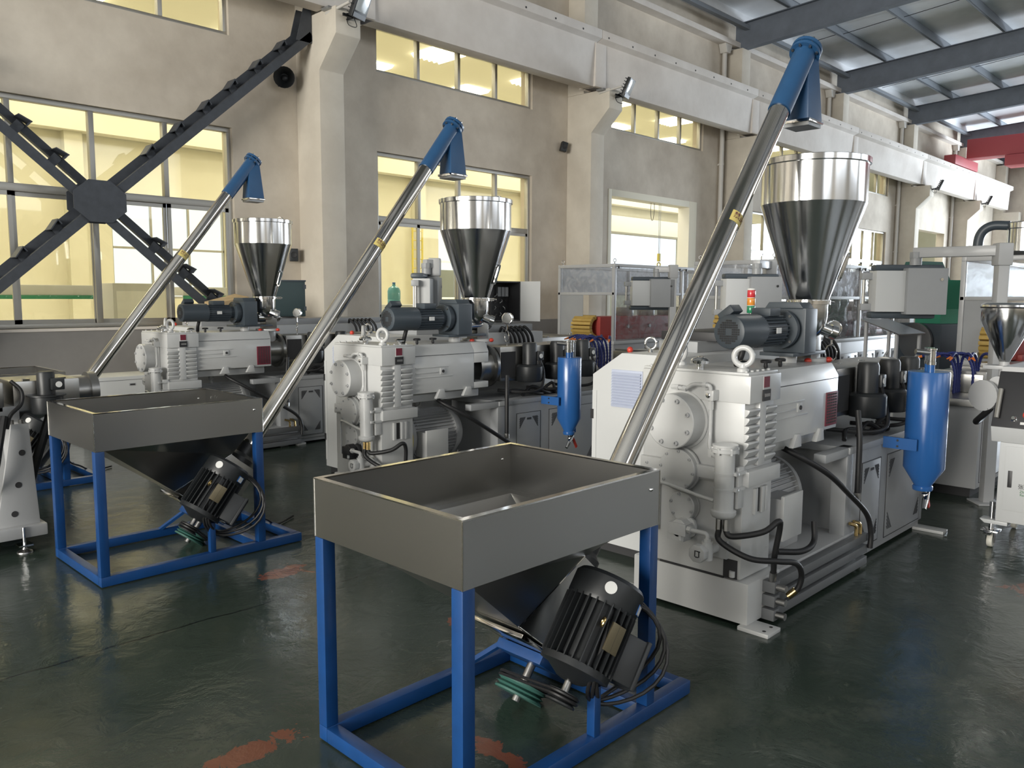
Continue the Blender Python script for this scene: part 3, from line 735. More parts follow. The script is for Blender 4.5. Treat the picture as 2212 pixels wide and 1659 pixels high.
    fp = G().box(-0.03, 0.01, -0.16, 0.27, 0.715, 0.777).build('front_band', W, R, bevel=0.004)
    put(BOLT_S, 'band_bolt', fp, (-0.03, 0.245, 0.745))
    # ---- oil filter canister with pipes
    fx, fy = -0.10, -0.245
    fl = G().lathe([(0.030, 0.555), (0.052, 0.565), (0.060, 0.578), (0.060, 0.595), (0.047, 0.60), (0.0465, 0.872), (0.064, 0.876), (0.064, 0.892), (0.056, 0.893), (0.056, 0.902), (0.060, 0.903), (0.060, 0.912), (0.035, 0.918)], (fx, fy, 0), (0, 0, 1), 32).build('filter_canister', W, R)
    for a in range(6): G().cyl((fx+0.058*math.cos(a*PI/3), fy+0.058*math.sin(a*PI/3), 0.868), (fx+0.058*math.cos(a*PI/3), fy+0.058*math.sin(a*PI/3), 0.90), 0.007, n=8).build('lid_bolt', W, fl)
    for z in (0.70, 0.775):
        cl = G().ring((fx, fy, z-0.005), (0, 0, 1), 0.046, 0.049, 0.010).box(fx, 0.0, fy-0.062, fy-0.042, z-0.008, z+0.008).build('clamp', W, fl, weld=False)
        G().cyl((fx+0.02, fy-0.066, z), (fx+0.02, fy-0.03, z), 0.006, n=8).build('clamp_bolt', 'chrome', fl)
    G().box(-0.055, -0.002, fy-0.05, fy-0.03, 0.60, 0.80).build('filter_bracket', W, R, bevel=0.003)
    vb = G().box(-0.062, -0.004, -0.15, -0.098, 1.105, 1.155).build('valve_block', W, R, bevel=0.004)
    G().lathe([(0.013, 0), (0.013, 0.006), (0.009, 0.008)], (-0.062, -0.124, 1.13), (-1, 0, 0), 8).build('valve_plug', 'chrome', vb)
    pp = lambda nm, pts, r=0.010, m=W: G().sweep(rounded(pts, 0.03, 5), r, 10).build(nm, m, R)
    pp('oil_pipe', [(-0.05, 0.085, 1.155), (-0.05, 0.055, 1.155), (-0.05, 0.01, 1.15), (-0.05, -0.03, 1.178), (-0.05, -0.07, 1.178), (-0.05, -0.124, 1.178), (-0.04, -0.124, 1.15)])
    for a, b, r_ in (((-0.05, 0.09, 1.155), (-0.05, 0.05, 1.155), 0.014), ((-0.05, 0.025, 1.153), (-0.05, 0.005, 1.15), 0.014), ((-0.05, -0.085, 1.178), (-0.05, -0.105, 1.178), 0.015), ((-0.035, -0.124, 1.10), (-0.035, -0.124, 1.06), 0.014), ((-0.065, -0.15, 0.875), (-0.065, -0.15, 0.835), 0.018)): G().cyl(a, b, r_, n=6).build('pipe_union', W, R)
    pp('oil_pipe', [(-0.035, -0.124, 1.105), (-0.035, -0.124, 0.93), (-0.06, -0.135, 0.885), (-0.07, -0.16, 0.845), (fx, fy+0.04, 0.845)])
    pp('oil_pipe', [(-0.03, 0.185, 0.40), (-0.03, 0.185, 0.655), (-0.05, 0.12, 0.66), (-0.08, -0.10, 0.635), (fx, fy+0.05, 0.632)])
    # ---- oil pump and regulating tap
    pb = 'plastic_black' if variant == 2 else W
    pm = G().lathe([(0.050, 0), (0.050, 0.03), (0.066, 0.03), (0.066, 0.045), (0.048, 0.05), (0.048, 0.10)], (0, 0.00, 0.455), (-1, 0, 0), 10).box(-0.115, -0.05, -0.05, 0.05, 0.425, 0.485).box(-0.10, -0.03, -0.03, 0.065, 0.39, 0.43).build('oil_pump', pb, R, bevel=0.004, weld=False)
    pp('oil_pipe', [(-0.10, -0.015, 0.40), (-0.10, -0.015, 0.465), (-0.10, -0.10, 0.462), (-0.10, -0.165, 0.462), (-0.10, -0.165, 0.425)], 0.012)
    for a, b in (((-0.10, -0.055, 0.4635), (-0.10, -0.075, 0.463)), ((-0.10, -0.165, 0.44), (-0.10, -0.165, 0.42))): G().cyl(a, b, 0.0185, n=6).build('pipe_union', W, R)
    tp = G().cyl((-0.10, -0.165, 0.425), (-0.10, -0.165, 0.335), 0.028, n=16).cyl((-0.10, -0.165, 0.375), (0.0, -0.165, 0.375), 0.022, n=14).box(-0.02, 0.004, -0.225, -0.12, 0.33, 0.42).build('tap_body', W, R, weld=False)
    vs = [(0.046*(1.0 if i % 2 else 0.93)) for i in range(16)]
    kn = G().prism([(-0.145+vs[i]*math.cos(2*PI*i/16), 0.372+vs[i]*math.sin(2*PI*i/16)) for i in range(16)], 'yz', -0.165, -0.125).build('tap_knob', W, R, bevel=0.004)
    for (ya, yb, za, zb) in ((-0.162, -0.157, 0.358, 0.385), (-0.166, -0.150, 0.384, 0.389), (-0.140, -0.135, 0.358, 0.389), (-0.156, -0.140, 0.355, 0.360), (-0.156, -0.140, 0.385, 0.389)): G().box(-0.1665, -0.164, ya, yb, za, zb).build('knob_mark', 'gap_dark', kn)
    # ---- two black oil hoses from the canister down to the side manifold
    hs = 'rubber'
    for (dy, pts) in ((-0.018, [(fx, fy-0.018, 0.555), (fx, fy-0.018, 0.50), (fx+0.01, fy-0.05, 0.475), (0.0, -0.40, 0.50), (0.07, -0.44, 0.545), (0.11, -0.43, 0.50), (0.13, -0.40, 0.36), (0.155, -0.385, 0.26), (0.165, -0.375, 0.215)]),
                      (0.02, [(fx, fy+0.02, 0.555), (fx, fy+0.02, 0.50), (fx, fy+0.01, 0.44), (-0.05, -0.36, 0.375), (0.06, -0.45, 0.355), (0.18, -0.485, 0.325), (0.26, -0.48, 0.25), (0.27, -0.46, 0.17), (0.25, -0.42, 0.125)])):
        G().hose(pts, 0.0145, 12, 8).build('oil_hose', hs, R)
        G().cyl((pts[0][0], pts[0][1], 0.565), (pts[0][0], pts[0][1], 0.50), 0.0165, n=8).build('hose_fitting', 'cast_steel' if variant == 3 else 'brass', R)
        e = V(*pts[-1]); G().cyl(e, e+(V(*pts[-2])-e).normalized()*0.05, 0.018, n=10).build('hose_ferrule', 'brass' if dy > 0 else 'cast_steel', R)
    # ---- side manifold: three long coolers on the floor
    for k, z in enumerate((0.045, 0.115, 0.185)):
        cb = G().box(0.16, 1.36, -0.385, -0.335, z-0.024, z+0.024).build('cooler_bar', 'cooler_grey', R, bevel=0.003)
        G().box(0.145, 0.20, -0.40, -0.325, z-0.028, z+0.028).build('cooler_block', 'cooler_grey', cb, bevel=0.003)
        G().cyl((0.175, -0.395, z), (0.175, -0.445, z), 0.018, n=14).build('cooler_port', 'cast_steel', cb)
    G().prism([(0.30, 0.02), (1.35, 0.02), (1.35, 0.22), (0.30, 0.22)], 'xz', -0.33, 0.30).build('skid', 'machine_grey', R, bevel=0.006)
    G().hose([(0.70, -0.02, 0.82), (0.62, -0.22, 0.78), (0.78, -0.36, 0.66), (1.05, -0.38, 0.50), (1.30, -0.39, 0.34), (1.36, -0.40, 0.22), (1.36, -0.40, 0.12)], 0.016, 12, 8).build('return_hose', hs, R)
    G().hose([(0.36, -0.30, 0.30), (0.52, -0.36, 0.28), (0.66, -0.36, 0.30), (0.70, -0.34, 0.40)], 0.016, 10, 6).build('oil_hose', hs, R)
    for x in (1.24, 1.30): G().sweep(rounded([(x, -0.36, 0.21), (x, -0.36, 0.275), (x-0.05, -0.34, 0.29)], 0.025), 0.011, 8).build('elbow_fitting', 'brass', R)
    # ---- drive motor under the barrel
    mc = V(0.31, 0.0, 0.50)
    mt = G().lathe([(0.12, 0), (0.19, 0.03), (0.19, 0.10), (0.175, 0.11), (0.175, 0.50), (0.205, 0.50), (0.205, 0.53), (0.16, 0.60)], mc, (1, 0, 0), 40).build('drive_motor', 'machine_grey', R)
    for i in range(44):
        a = 2*PI*i/44
        if -0.35 < a-PI*1.5 < 0.35: continue
        d = V(0, math.cos(a), math.sin(a)); G().obox(mc+V(0.305, 0, 0)+d*0.185, (1, 0, 0), d.cross(V(1, 0, 0)), d, 0.19, 0.0028, 0.016).build('cooling_fin', 'machine_grey', mt)
    if variant == 2: G().ring(mc+V(-0.005, 0, 0), (1, 0, 0), 0.12, 0.215, 0.05, 36).build('motor_guard', 'yellow_paint', R)
    tb = G().box(0.42, 0.62, -0.285, -0.16, 0.36, 0.56).build('terminal_box', 'machine_grey', R, bevel=0.01)
    G().box(0.41, 0.63, -0.305, -0.285, 0.34, 0.58).build('terminal_lid', W, tb, bevel=0.006)
    eyebolt(R, (0.55, -0.02, 0.70), 0.028, 0.008)
    G().box(0.36, 0.86, -0.18, 0.18, 0.22, 0.33).build('motor_foot', 'machine_grey', R, bevel=0.006)
    # ---- transmission housing over the motor (barrel support)
    hx0, hx1 = 0.295, 1.09
    prof = [(-0.275, 0.865), (-0.275, 1.165), (-0.235, 1.232), (0.235, 1.232), (0.275, 1.165), (0.275, 0.865)]
    if variant == 2:
        vs = []
        hs_ = G().prism(prof, 'yz', hx0, 0.93).build('housing', W, R, bevel=0.006)
        G().prism([(-0.275, 1.07), (-0.275, 1.165), (-0.235, 1.232), (0.235, 1.232), (0.275, 1.165), (0.275, 1.07)], 'yz', 0.93, hx1).build('housing_upper', W, hs_, bevel=0.005)
        G().prism([(-0.275, 0.865), (-0.275, 0.915), (0.275, 0.915), (0.275, 0.865)], 'yz', 0.93, hx1).build('housing_lower', W, hs_, bevel=0.005)
        G().box(0.92, 0.945, -0.265, 0.265, 0.91, 1.075).build('housing_opening', 'gap_dark', hs_)
        G().cyl((0.935, 0, 0.99), (1.15, 0, 0.99), 0.075, n=28).build('coupling_shaft', 'stainless_polished', R)
    else:
        hs_ = G().prism(prof, 'yz', hx0, hx1).build('housing', W, R, bevel=0.006)
        gr = G().box(0.93, 1.082, -0.279, -0.272, 0.885, 1.075).build('guard_plate', 'maroon', R, bevel=0.002)
        for i in range(5):
            for k in range(11): G().box(0.943+0.0265*i, 0.943+0.0265*i+0.019, -0.2805, -0.278, 0.899+0.0158*k, 0.899+0.0158*k+0.0095).build('perforation', 'gap_dark', gr)
    G().prism([(0.30, 0.79), (1.05, 0.79), (1.05, 0.866), (0.30, 0.866)], 'xz', -0.20, 0.20).build('housing_sole', W, R, bevel=0.006)
    for x in (0.52, 0.80): G().prism([(x, 0.815), (x+0.10, 0.815), (x+0.085, 0.885), (x+0.04, 0.885)], 'xz', -0.29, -0.26).build('housing_lug', W, hs_, bevel=0.005)
    for z, xa, xb in ((1.060, 0.33, 0.66), (0.985, 0.33, 0.70), (1.020, 0.33, 0.55)): G().box(xa, xb, -0.2805, -0.27, z-0.004, z+0.004).build('casting_line', W, hs_, bevel=0.003)
    G().box(0.57, 0.62, -0.284, -0.27, 1.0, 1.05).build('oil_sight_boss', W, hs_, bevel=0.004)
    G().cyl((0.595, -0.284, 1.025), (0.595, -0.289, 1.025), 0.012, n=12).build('oil_sight', 'gap_dark', hs_)
    G().box(0.298, 1.08, -0.2765, -0.27, 1.148, 1.152).build('cover_joint', 'gap_dark', hs_)
    for x in (0.44, 0.60): G().lathe([(0.008, 0), (0.012, 0.012), (0.010, 0.03), (0.028, 0.03), (0.030, 0.042), (0.022, 0.046)], (x, -0.16, 1.232), (0, 0, 1), 12).build('oil_plug', 'plastic_black', R)
    G().lathe([(0.012, 0), (0.012, 0.012), (0.034, 0.015), (0.036, 0.026), (0.022, 0.036), (0.0, 0.038)], (0.32, -0.10, 1.24), (0, 0, 1), 20, False).build('breather_cap', 'chrome', R)
    # ---- feed throat on the barrel: chute, round flange with red knobs
    ty = -0.02
    G().lathe([(0.085, 1.10), (0.085, 1.215), (0.125, 1.222), (0.125, 1.245), (0.07, 1.25)], (1.20, ty, 0), (0, 0, 1), 32).build('throat_flange', W, R)
    for (x, y) in ((1.07, -0.10), (1.25, -0.145), (1.33, 0.05)): G().ball((x, y, 1.236), 0.018, 12, 8, (1.2, 1.2, 0.95)).build('clamp_knob', 'red_knob', R)
    ch = G().box(1.145, 1.275, ty-0.065, ty+0.065, 1.245, 1.455).build('feed_chute', 'stainless', R, bevel=0.006)
    # ---- barrel, band heaters, cooling blowers
    bz = 1.01
    br = G().lathe([(0.20, 1.09), (0.20, 1.12), (0.145, 1.125), (0.145, 1.29), (0.185, 1.295), (0.185, 1.325), (0.14, 1.33), (0.14, 2.52), (0.17, 2.525), (0.17, 2.60), (0.10, 2.61), (0.10, 2.72)], (0, 0, bz), (1, 0, 0), 36).build('barrel', 'stainless', R)
    hp = G().box(1.335, 2.50, -0.165, 0.165, bz-0.13, bz+0.165).build('heater_hood', 'stainless', R, bevel=0.012)
    G().box(1.345, 1.52, -0.168, -0.16, bz-0.10, bz+0.12).build('hood_window', 'gap_dark', hp)
    for x in (1.36, 1.75, 2.13): G().torus((x, 0, bz+0.165), (0, 0, 1), 0.02, 0.004, 14, 6).build('hood_catch', 'chrome', hp)
    for k, x in enumerate((1.62, 1.98, 2.34)):
        b = G().lathe([(0.03, 0), (0.105, 0.005), (0.115, 0.02), (0.115, 0.135), (0.10, 0.15), (0.06, 0.155)], (x, -0.24, 0.865), (0, 0, 1), 28).build('blower_housing', 'motor_black', R)
        G().lathe([(0.064, 0), (0.064, 0.165), (0.055, 0.185), (0.0, 0.188)], (x, -0.24, 1.02), (0, 0, 1), 24, False).build('blower_motor', 'motor_black', b)
        G().box(x+0.03, x+0.10, -0.315, -0.24, 1.05, 1.13).build('blower_terminal', 'motor_black', b, bevel=0.006)
        G().lathe([(0.020, 0), (0.020, 0.003)], (x+0.065, -0.315, 1.09), (0, -1, 0), 16).build('blower_badge', 'paper', b)
        G().box(x-0.06, x+0.06, -0.17, -0.06, 0.87, 0.98).build('blower_duct', 'motor_black', b, bevel=0.004)
        G().hose([(x+0.06, -0.30, 1.06), (x+0.09, -0.32, 0.95), (x+0.02, -0.36, 0.82), (x-0.12, -0.30, 0.79), (x-0.25, -0.1, 0.80)], 0.013, 8, 6).build('blower_cable', 'rubber', R)
    G().hose([(1.25, -0.33, 0.95), (1.22, -0.36, 0.80), (1.215, -0.365, 0.62), (1.215, -0.365, 0.46)], 0.017, 10).build('drain_hose', 'rubber', R)
    G().cyl((1.215, -0.365, 0.475), (1.215, -0.365, 0.435), 0.022, n=8).build('hose_end', 'cast_steel', R)
    G().torus((1.55, -0.03, bz+0.245), (0.9, -0.4, 0), 0.05, 0.004, 24, 6).sweep([(1.55, -0.03, bz+0.195), (1.55, -0.03, bz+0.155)], 0.004, 6).build('gauge_tube', 'chrome', R, weld=False)
    gs = G().lathe([(0.008, -0.06), (0.008, -0.0)], (1.55, -0.03, bz+0.36), (0, 0, 1), 8).lathe([(0.012, 0), (0.05, 0.0), (0.052, 0.03), (0.046, 0.032)], (1.57, -0.03, bz+0.40), (-1, -0.4, 0), 24).build('pressure_gauge', 'chrome', R, weld=False)
    fn = V(-1, -0.4, 0).normalized(); G().lathe([(0.043, 0), (0.043, 0.003)], V(1.57, -0.03, bz+0.40)+fn*0.031, fn, 24).build('gauge_dial', 'paper', gs)
    # ---- long base cabinet with doors, legs of the frame, dark bay beside the motor
    cx0, cx1, cy = 1.15, 2.50, -0.325
    cb = G().box(cx0+0.08, cx1, cy, 0.34, 0.06, 0.70).build('base_cabinet', 'panel_grey', R, bevel=0.006)
    G().box(cx0+0.01, cx1+0.02, cy-0.01, 0.35, 0.70, 0.74).build('cabinet_top', 'panel_grey', R, bevel=0.006)
    G().box(cx0+0.0, cx0+0.09, cy, cy+0.09, 0.0, 0.70).build('cabinet_post', 'panel_grey', R, bevel=0.006)
    G().box(cx0-0.30, cx0+0.10, cy, cy+0.07, 0.69, 0.74).build('cabinet_lintel', 'panel_grey', R, bevel=0.006)
    G().box(cx0+0.05, cx1, cy+0.02, 0.33, 0.02, 0.06).build('plinth', 'panel_grey', R)
    cabinet_door(cb, cx0+0.22, cx0+0.52, 0.09, 0.62, cy, ((0, 1), (1, 1), (0, 0), (1, 0)))
    cabinet_door(cb, cx0+0.63, cx0+1.28, 0.075, 0.62, cy, ((0, 1), (0, 0), (1, 0)))
    for (x, y0, y1) in ((2.40, -0.50, -0.30), (1.33, -0.36, -0.30)): G().box(x, x+0.10, y0, y1, 0, 0.02).build('foot_plate', W, R, bevel=0.003)
    for q in range(3):
        G().hose([(1.35+0.2*q, -0.22, 0.75), (1.45+0.22*q, -0.20-0.03*q, 0.80+0.02*q), (1.75+0.1*q, -0.26, 0.755), (2.1+0.1*q, -0.1, 0.76)], 0.014, 8, 6).build('loose_cable', 'rubber', R)
    return R
EX3 = make_extruder('nearest white extruder, on the right with a dark red guard plate', (3.5, 2.16, 0), 3)
EX2 = make_extruder('middle white extruder with a yellow ring guard on its drive motor', (3.5, 5.03, 0), 2)
EX1 = make_extruder('farthest white extruder, at the left in front of the big braced window', (3.22, 8.02, 0), 1)

# ================================================================ HOPPER FEEDERS ON THE EXTRUDERS
def make_feeder(label, loc):
    R = thing('hopper_feeder', label, 'hopper feeder', loc, group='hopper feeders on the extruders')
    # local origin: on the extruder's x/y origin, floor level
    hx, hy = 1.16, -0.05; S = 'stainless_polished'; D = 'motor_slate'
    G().lathe([(0.0, 2.345), (0.285, 2.352), (0.305, 2.355), (0.305, 2.385), (0.30, 2.388), (0.297, 2.36), (0.294, 2.35)], (hx, hy, 0), (0, 0, 1), 64, False).build('hopper_rim', S, R)
    hp = G().lathe([(0.294, 2.355), (0.294, 2.135), (0.112, 1.585)], (hx, hy, 0), (0, 0, 1), 64, False).build('hopper_shell', S, R, ang=12)
    li = G().lathe([(0.0, 2.374), (0.296, 2.372), (0.296, 2.378), (0.0, 2.381)], (hx, hy, 0), (0, 0, 1), 48, False).build('hopper_lid', S, R)
    G().torus((hx+0.13, hy-0.13, 2.375), (1, 0.3, 0), 0.045, 0.006, 20, 8, 0, PI*2).build('lid_handle', 'chrome', li)
    # oblong sight glass lying on the cone
    a0 = math.radians(-62); zc = 1.78
    nrm = V(math.cos(a0), math.sin(a0), -0.31).normalized(); up = V(math.cos(a0)*0.31, math.sin(a0)*0.31, 1).normalized(); sd = up.cross(nrm)
    rr = 0.112+(zc-1.585)*(0.182/0.55); c = V(hx, hy, zc)+V(math.cos(a0), math.sin(a0), 0)*(rr+0.004)
    def oblong(w, h, d0, d1):
        pts = [(w*math.cos(t), h+w*math.sin(t)) for t in [PI*i/8 for i in range(9)]]+[(-w*math.cos(t), -h-w*math.sin(t)) for t in [PI*i/8 for i in range(9)]]
        n = len(pts); vs = [c+sd*p[0]+up*p[1]+nrm*d0 for p in pts]+[c+sd*p[0]+up*p[1]+nrm*d1 for p in pts]
        return G().add(vs, [tuple(range(n)), tuple(range(2*n-1, n-1, -1))]+[(i, (i+1) % n, n+(i+1) % n, n+i) for i in range(n)])
    sg = oblong(0.026, 0.06, 0.0, 0.010).build('sight_frame', 'chrome', hp); oblong(0.016, 0.055, 0.009, 0.012).build('sight_pane', 'cabinet_teal', hp)
    # neck clamp, bowl, discharge pipe
    G().lathe([(0.112, 1.560), (0.122, 1.562), (0.122, 1.585), (0.112, 1.59)], (hx, hy, 0), (0, 0, 1), 40).build('clamp_band', 'chrome', R)
    G().box(hx+0.10, hx+0.17, hy-0.045, hy-0.02, 1.563, 1.585).build('clamp_lug', 'chrome', R); G().cyl((hx+0.15, hy-0.09, 1.575), (hx+0.15, hy+0.02, 1.575), 0.006, n=8).build('clamp_screw', 'chrome', R)
    G().lathe([(0.108, 1.562), (0.108, 1.49), (0.098, 1.43), (0.07, 1.385), (0.05, 1.37)], (hx, hy, 0), (0, 0, 1), 36).build('bowl', S, R)
    G().cyl((hx, hy-0.04, 1.44), (hx+0.07, hy-0.115, 1.40), 0.036, n=20).cyl((hx+0.06, hy-0.105, 1.405), (hx+0.085, hy-0.128, 1.393), 0.043, n=20).build('side_port', S, R, weld=False)
    G().cyl((hx-0.10, hy, 1.365), (hx+0.16, hy+0.02, 1.365), 0.047, n=24).build('screw_tube', S, R)
    # gear case (slate) with hung plate, post to the machine
    gx = 0.93
    G().box(gx-0.075, gx+0.075, hy-0.125, hy+0.125, 1.29, 1.54).build('gear_case', D, R, bevel=0.008)
    G().prism([(hy-0.105, 1.54), (hy+0.125, 1.54), (hy+0.10, 1.575), (hy-0.08, 1.575)], 'yz', gx-0.07, gx+0.07).build('gear_lid', D, R, bevel=0.004)
    G().box(gx-0.16, gx+0.26, hy-0.10, hy+0.10, 1.275, 1.295).build('support_plate', D, R, bevel=0.003)
    G().cyl((gx-0.01, hy, 1.232), (gx-0.01, hy, 1.276), 0.048, n=24).build('support_post', 'machine_white', R)
    # motor: finned body, fan cowl with grille facing the camera, terminal boxes
    mz = 1.425; x0 = 0.24
    fl = G().lathe([(0.060, 0.50), (0.060, 0.545), (0.11, 0.55), (0.11, 0.58), (0.09, 0.62)], (x0, hy, mz), (1, 0, 0), 32).build('motor_flange', D, R)
    for a in (0.8, 2.3, 3.9, 5.5): G().cyl((x0+0.54, hy+0.098*math.cos(a), mz+0.098*math.sin(a)), (x0+0.57, hy+0.098*math.cos(a), mz+0.098*math.sin(a)), 0.008, n=6).build('flange_bolt', 'cast_steel', fl)
    mb = G().lathe([(0.077, 0.24), (0.077, 0.505)], (x0, hy, mz), (1, 0, 0), 32).build('motor_body', D, R)
    for i in range(26):
        a = 2*PI*i/26
        if abs(a-PI/2) < 0.45: continue
        d = V(0, math.cos(a), math.sin(a)); G().obox(V(x0+0.375, hy, mz)+d*0.082, (1, 0, 0), d.cross(V(1, 0, 0)), d, 0.12, 0.002, 0.010).build('cooling_fin', D, mb)
    cw = G().lathe([(0.070, 0.0), (0.086, 0.006), (0.090, 0.02), (0.090, 0.265)], (x0, hy, mz), (1, 0, 0), 36).build('fan_cowl', D, R)
    for i in range(-5, 6):
        for k in range(-5, 6):
            p = (i*0.0115, k*0.0115)
            if not 0.018 < math.hypot(*p) < 0.060: continue
            G().box(x0-0.002, x0+0.001, hy+p[0]-0.0044, hy+p[0]+0.0044, mz+p[1]-0.0044, mz+p[1]+0.0044).build('grille_hole', 'gap_dark', cw)
    G().obox((x0+0.375, hy-0.01, mz+0.098), (1, 0, 0), (0, 1, 0), (0, 0, 1), 0.06, 0.055, 0.022).build('terminal_box', D, R, bevel=0.006)
    G().obox((x0+0.10, hy+0.05, mz+0.095), (1, 0, 0), (0, 0.8, -0.6), (0, 0.6, 0.8), 0.05, 0.045, 0.022).build('fan_terminal_box', D, R, bevel=0.006)
    G().box(x0+0.34, x0+0.39, hy-0.096, hy-0.092, mz-0.015, mz+0.015).build('nameplate', 'paper', mb)
    G().hose([(x0+0.2, hy+0.02, mz-0.085), (x0+0.19, hy+0.03, mz-0.14), (x0+0.2, hy+0.06, mz-0.19)], 0.016, 10).build('motor_cable', 'rubber', R)
    return R
FD3 = make_feeder('largest polished steel hopper and slate motor above the nearest extruder', (3.5, 2.16, 0))
FD2 = make_feeder('polished steel cone hopper and slate motor above the middle extruder', (3.5, 5.03, 0))
FD1 = make_feeder('polished steel cone hopper and slate motor above the farthest extruder', (3.22, 8.02, 0))
# ================================================================ ELECTRICAL CABINETS BEHIND THE EXTRUDERS
def make_ecab(label, loc, L, W, tray=(0.45, 1.35), cables=True, louvre=True):
    """local: x along the line from the near face, y from the extruder side away"""
    R = thing('electrical_cabinet', label, 'cabinet', loc, group='electrical cabinets behind the extruders')
    prof = [(0, 0.06), (W, 0.06), (W, 1.12), (W-0.22, 1.262), (0, 1.262)]
    G().prism(prof, 'yz', 0, L).build('body', 'cabinet_white', R, bevel=0.005)
    G().box(0.03, L-0.03, 0.03, W-0.03, 0, 0.06).build('plinth', 'gap_dark', R)
    if louvre:
        lv = G().box(-0.006, 0.002, W-0.38, W-0.15, 0.93, 1.16).build('vent_frame', 'louvre', R, bevel=0.002)
        for k in range(12):
            z = 0.945+0.0175*k; G().prism([(-0.006, z), (-0.020, z-0.004), (-0.020, z-0.002), (-0.006, z+0.009)], 'xz', W-0.372, W-0.158).build('louvre_slat', 'louvre', lv)
    G().box(-0.004, 0.001, W-0.035, W-0.003, 0.12, 1.02).build('side_door_edge', 'cabinet_white', R)
    for z in (0.30, 0.84): G().box(-0.008, 0.002, W-0.014, W+0.008, z, z+0.06).build('hinge', 'plastic_black', R)
    G().torus((0.20, W*0.55, 1.318), (1, 0.3, 0), 0.035, 0.008, 20, 8).lathe([(0.016, 0), (0.012, 0.022)], (0.20, W*0.55, 1.262), (0, 0, 1), 12).build('lifting_eye', 'chrome', R, weld=False)
    G().ball((0.12, W*0.7, 1.275), 0.02, 10, 8).build('alarm_lamp', 'red_knob', R)
    if tray:
        a, b = tray
        rb = G().box(a-0.1, L-0.02, 0.12, W-0.25, 1.262, 1.33).build('raised_box', 'panel_grey', R, bevel=0.004)
        tr = G().box(a, b, 0.05, W-0.2, 1.33, 1.385).build('tray', 'plastic_black', R, bevel=0.003)
        for k in range(8): G().box(b-0.25+0.028*k, b-0.25+0.028*k+0.012, 0.047, 0.052, 1.345, 1.372).build('tray_slot', 'gap_dark', tr)
    if cables:
        for k in range(6):
            y = 0.02; x = L-0.55+0.06*k
            G().hose([(x, 0.05, 1.27), (x-0.03, -0.02, 1.31), (x+0.02, -0.07, 1.22), (x+0.05, -0.06, 1.05), (x+0.06, -0.05, 0.9)], 0.014, 8, 6).build('cable', 'rubber', R)
    return R
make_ecab('white cabinet with a blue-grey louvre standing behind the nearest extruder', (3.98, 2.53, 0), 2.2, 0.65)
make_ecab('white cabinet with sloped top corner standing behind the middle extruder', (4.03, 5.42, 0), 1.95, 0.88, (0.55, 1.15))
make_ecab('long white cabinet behind the farthest extruder under the braced window', (3.75, 8.45, 0), 2.6, 0.85, (0.3, 0.9), True, False)
lc = thing('low_cabinet', 'low cream cabinet against the wall below the braced window', 'cabinet', (2.95, 9.35, 0))
b_ = G().box(0, 1.1, 0, 0.55, 0.05, 0.70).build('body', 'cabinet_white', lc, bevel=0.006); cabinet_door(b_, 0.06, 1.02, 0.10, 0.66, 0.0, ((0, 1), (1, 1)), m='cabinet_white')
G().box(0.02, 1.08, 0.02, 0.53, 0, 0.05).build('plinth', 'gap_dark', lc)

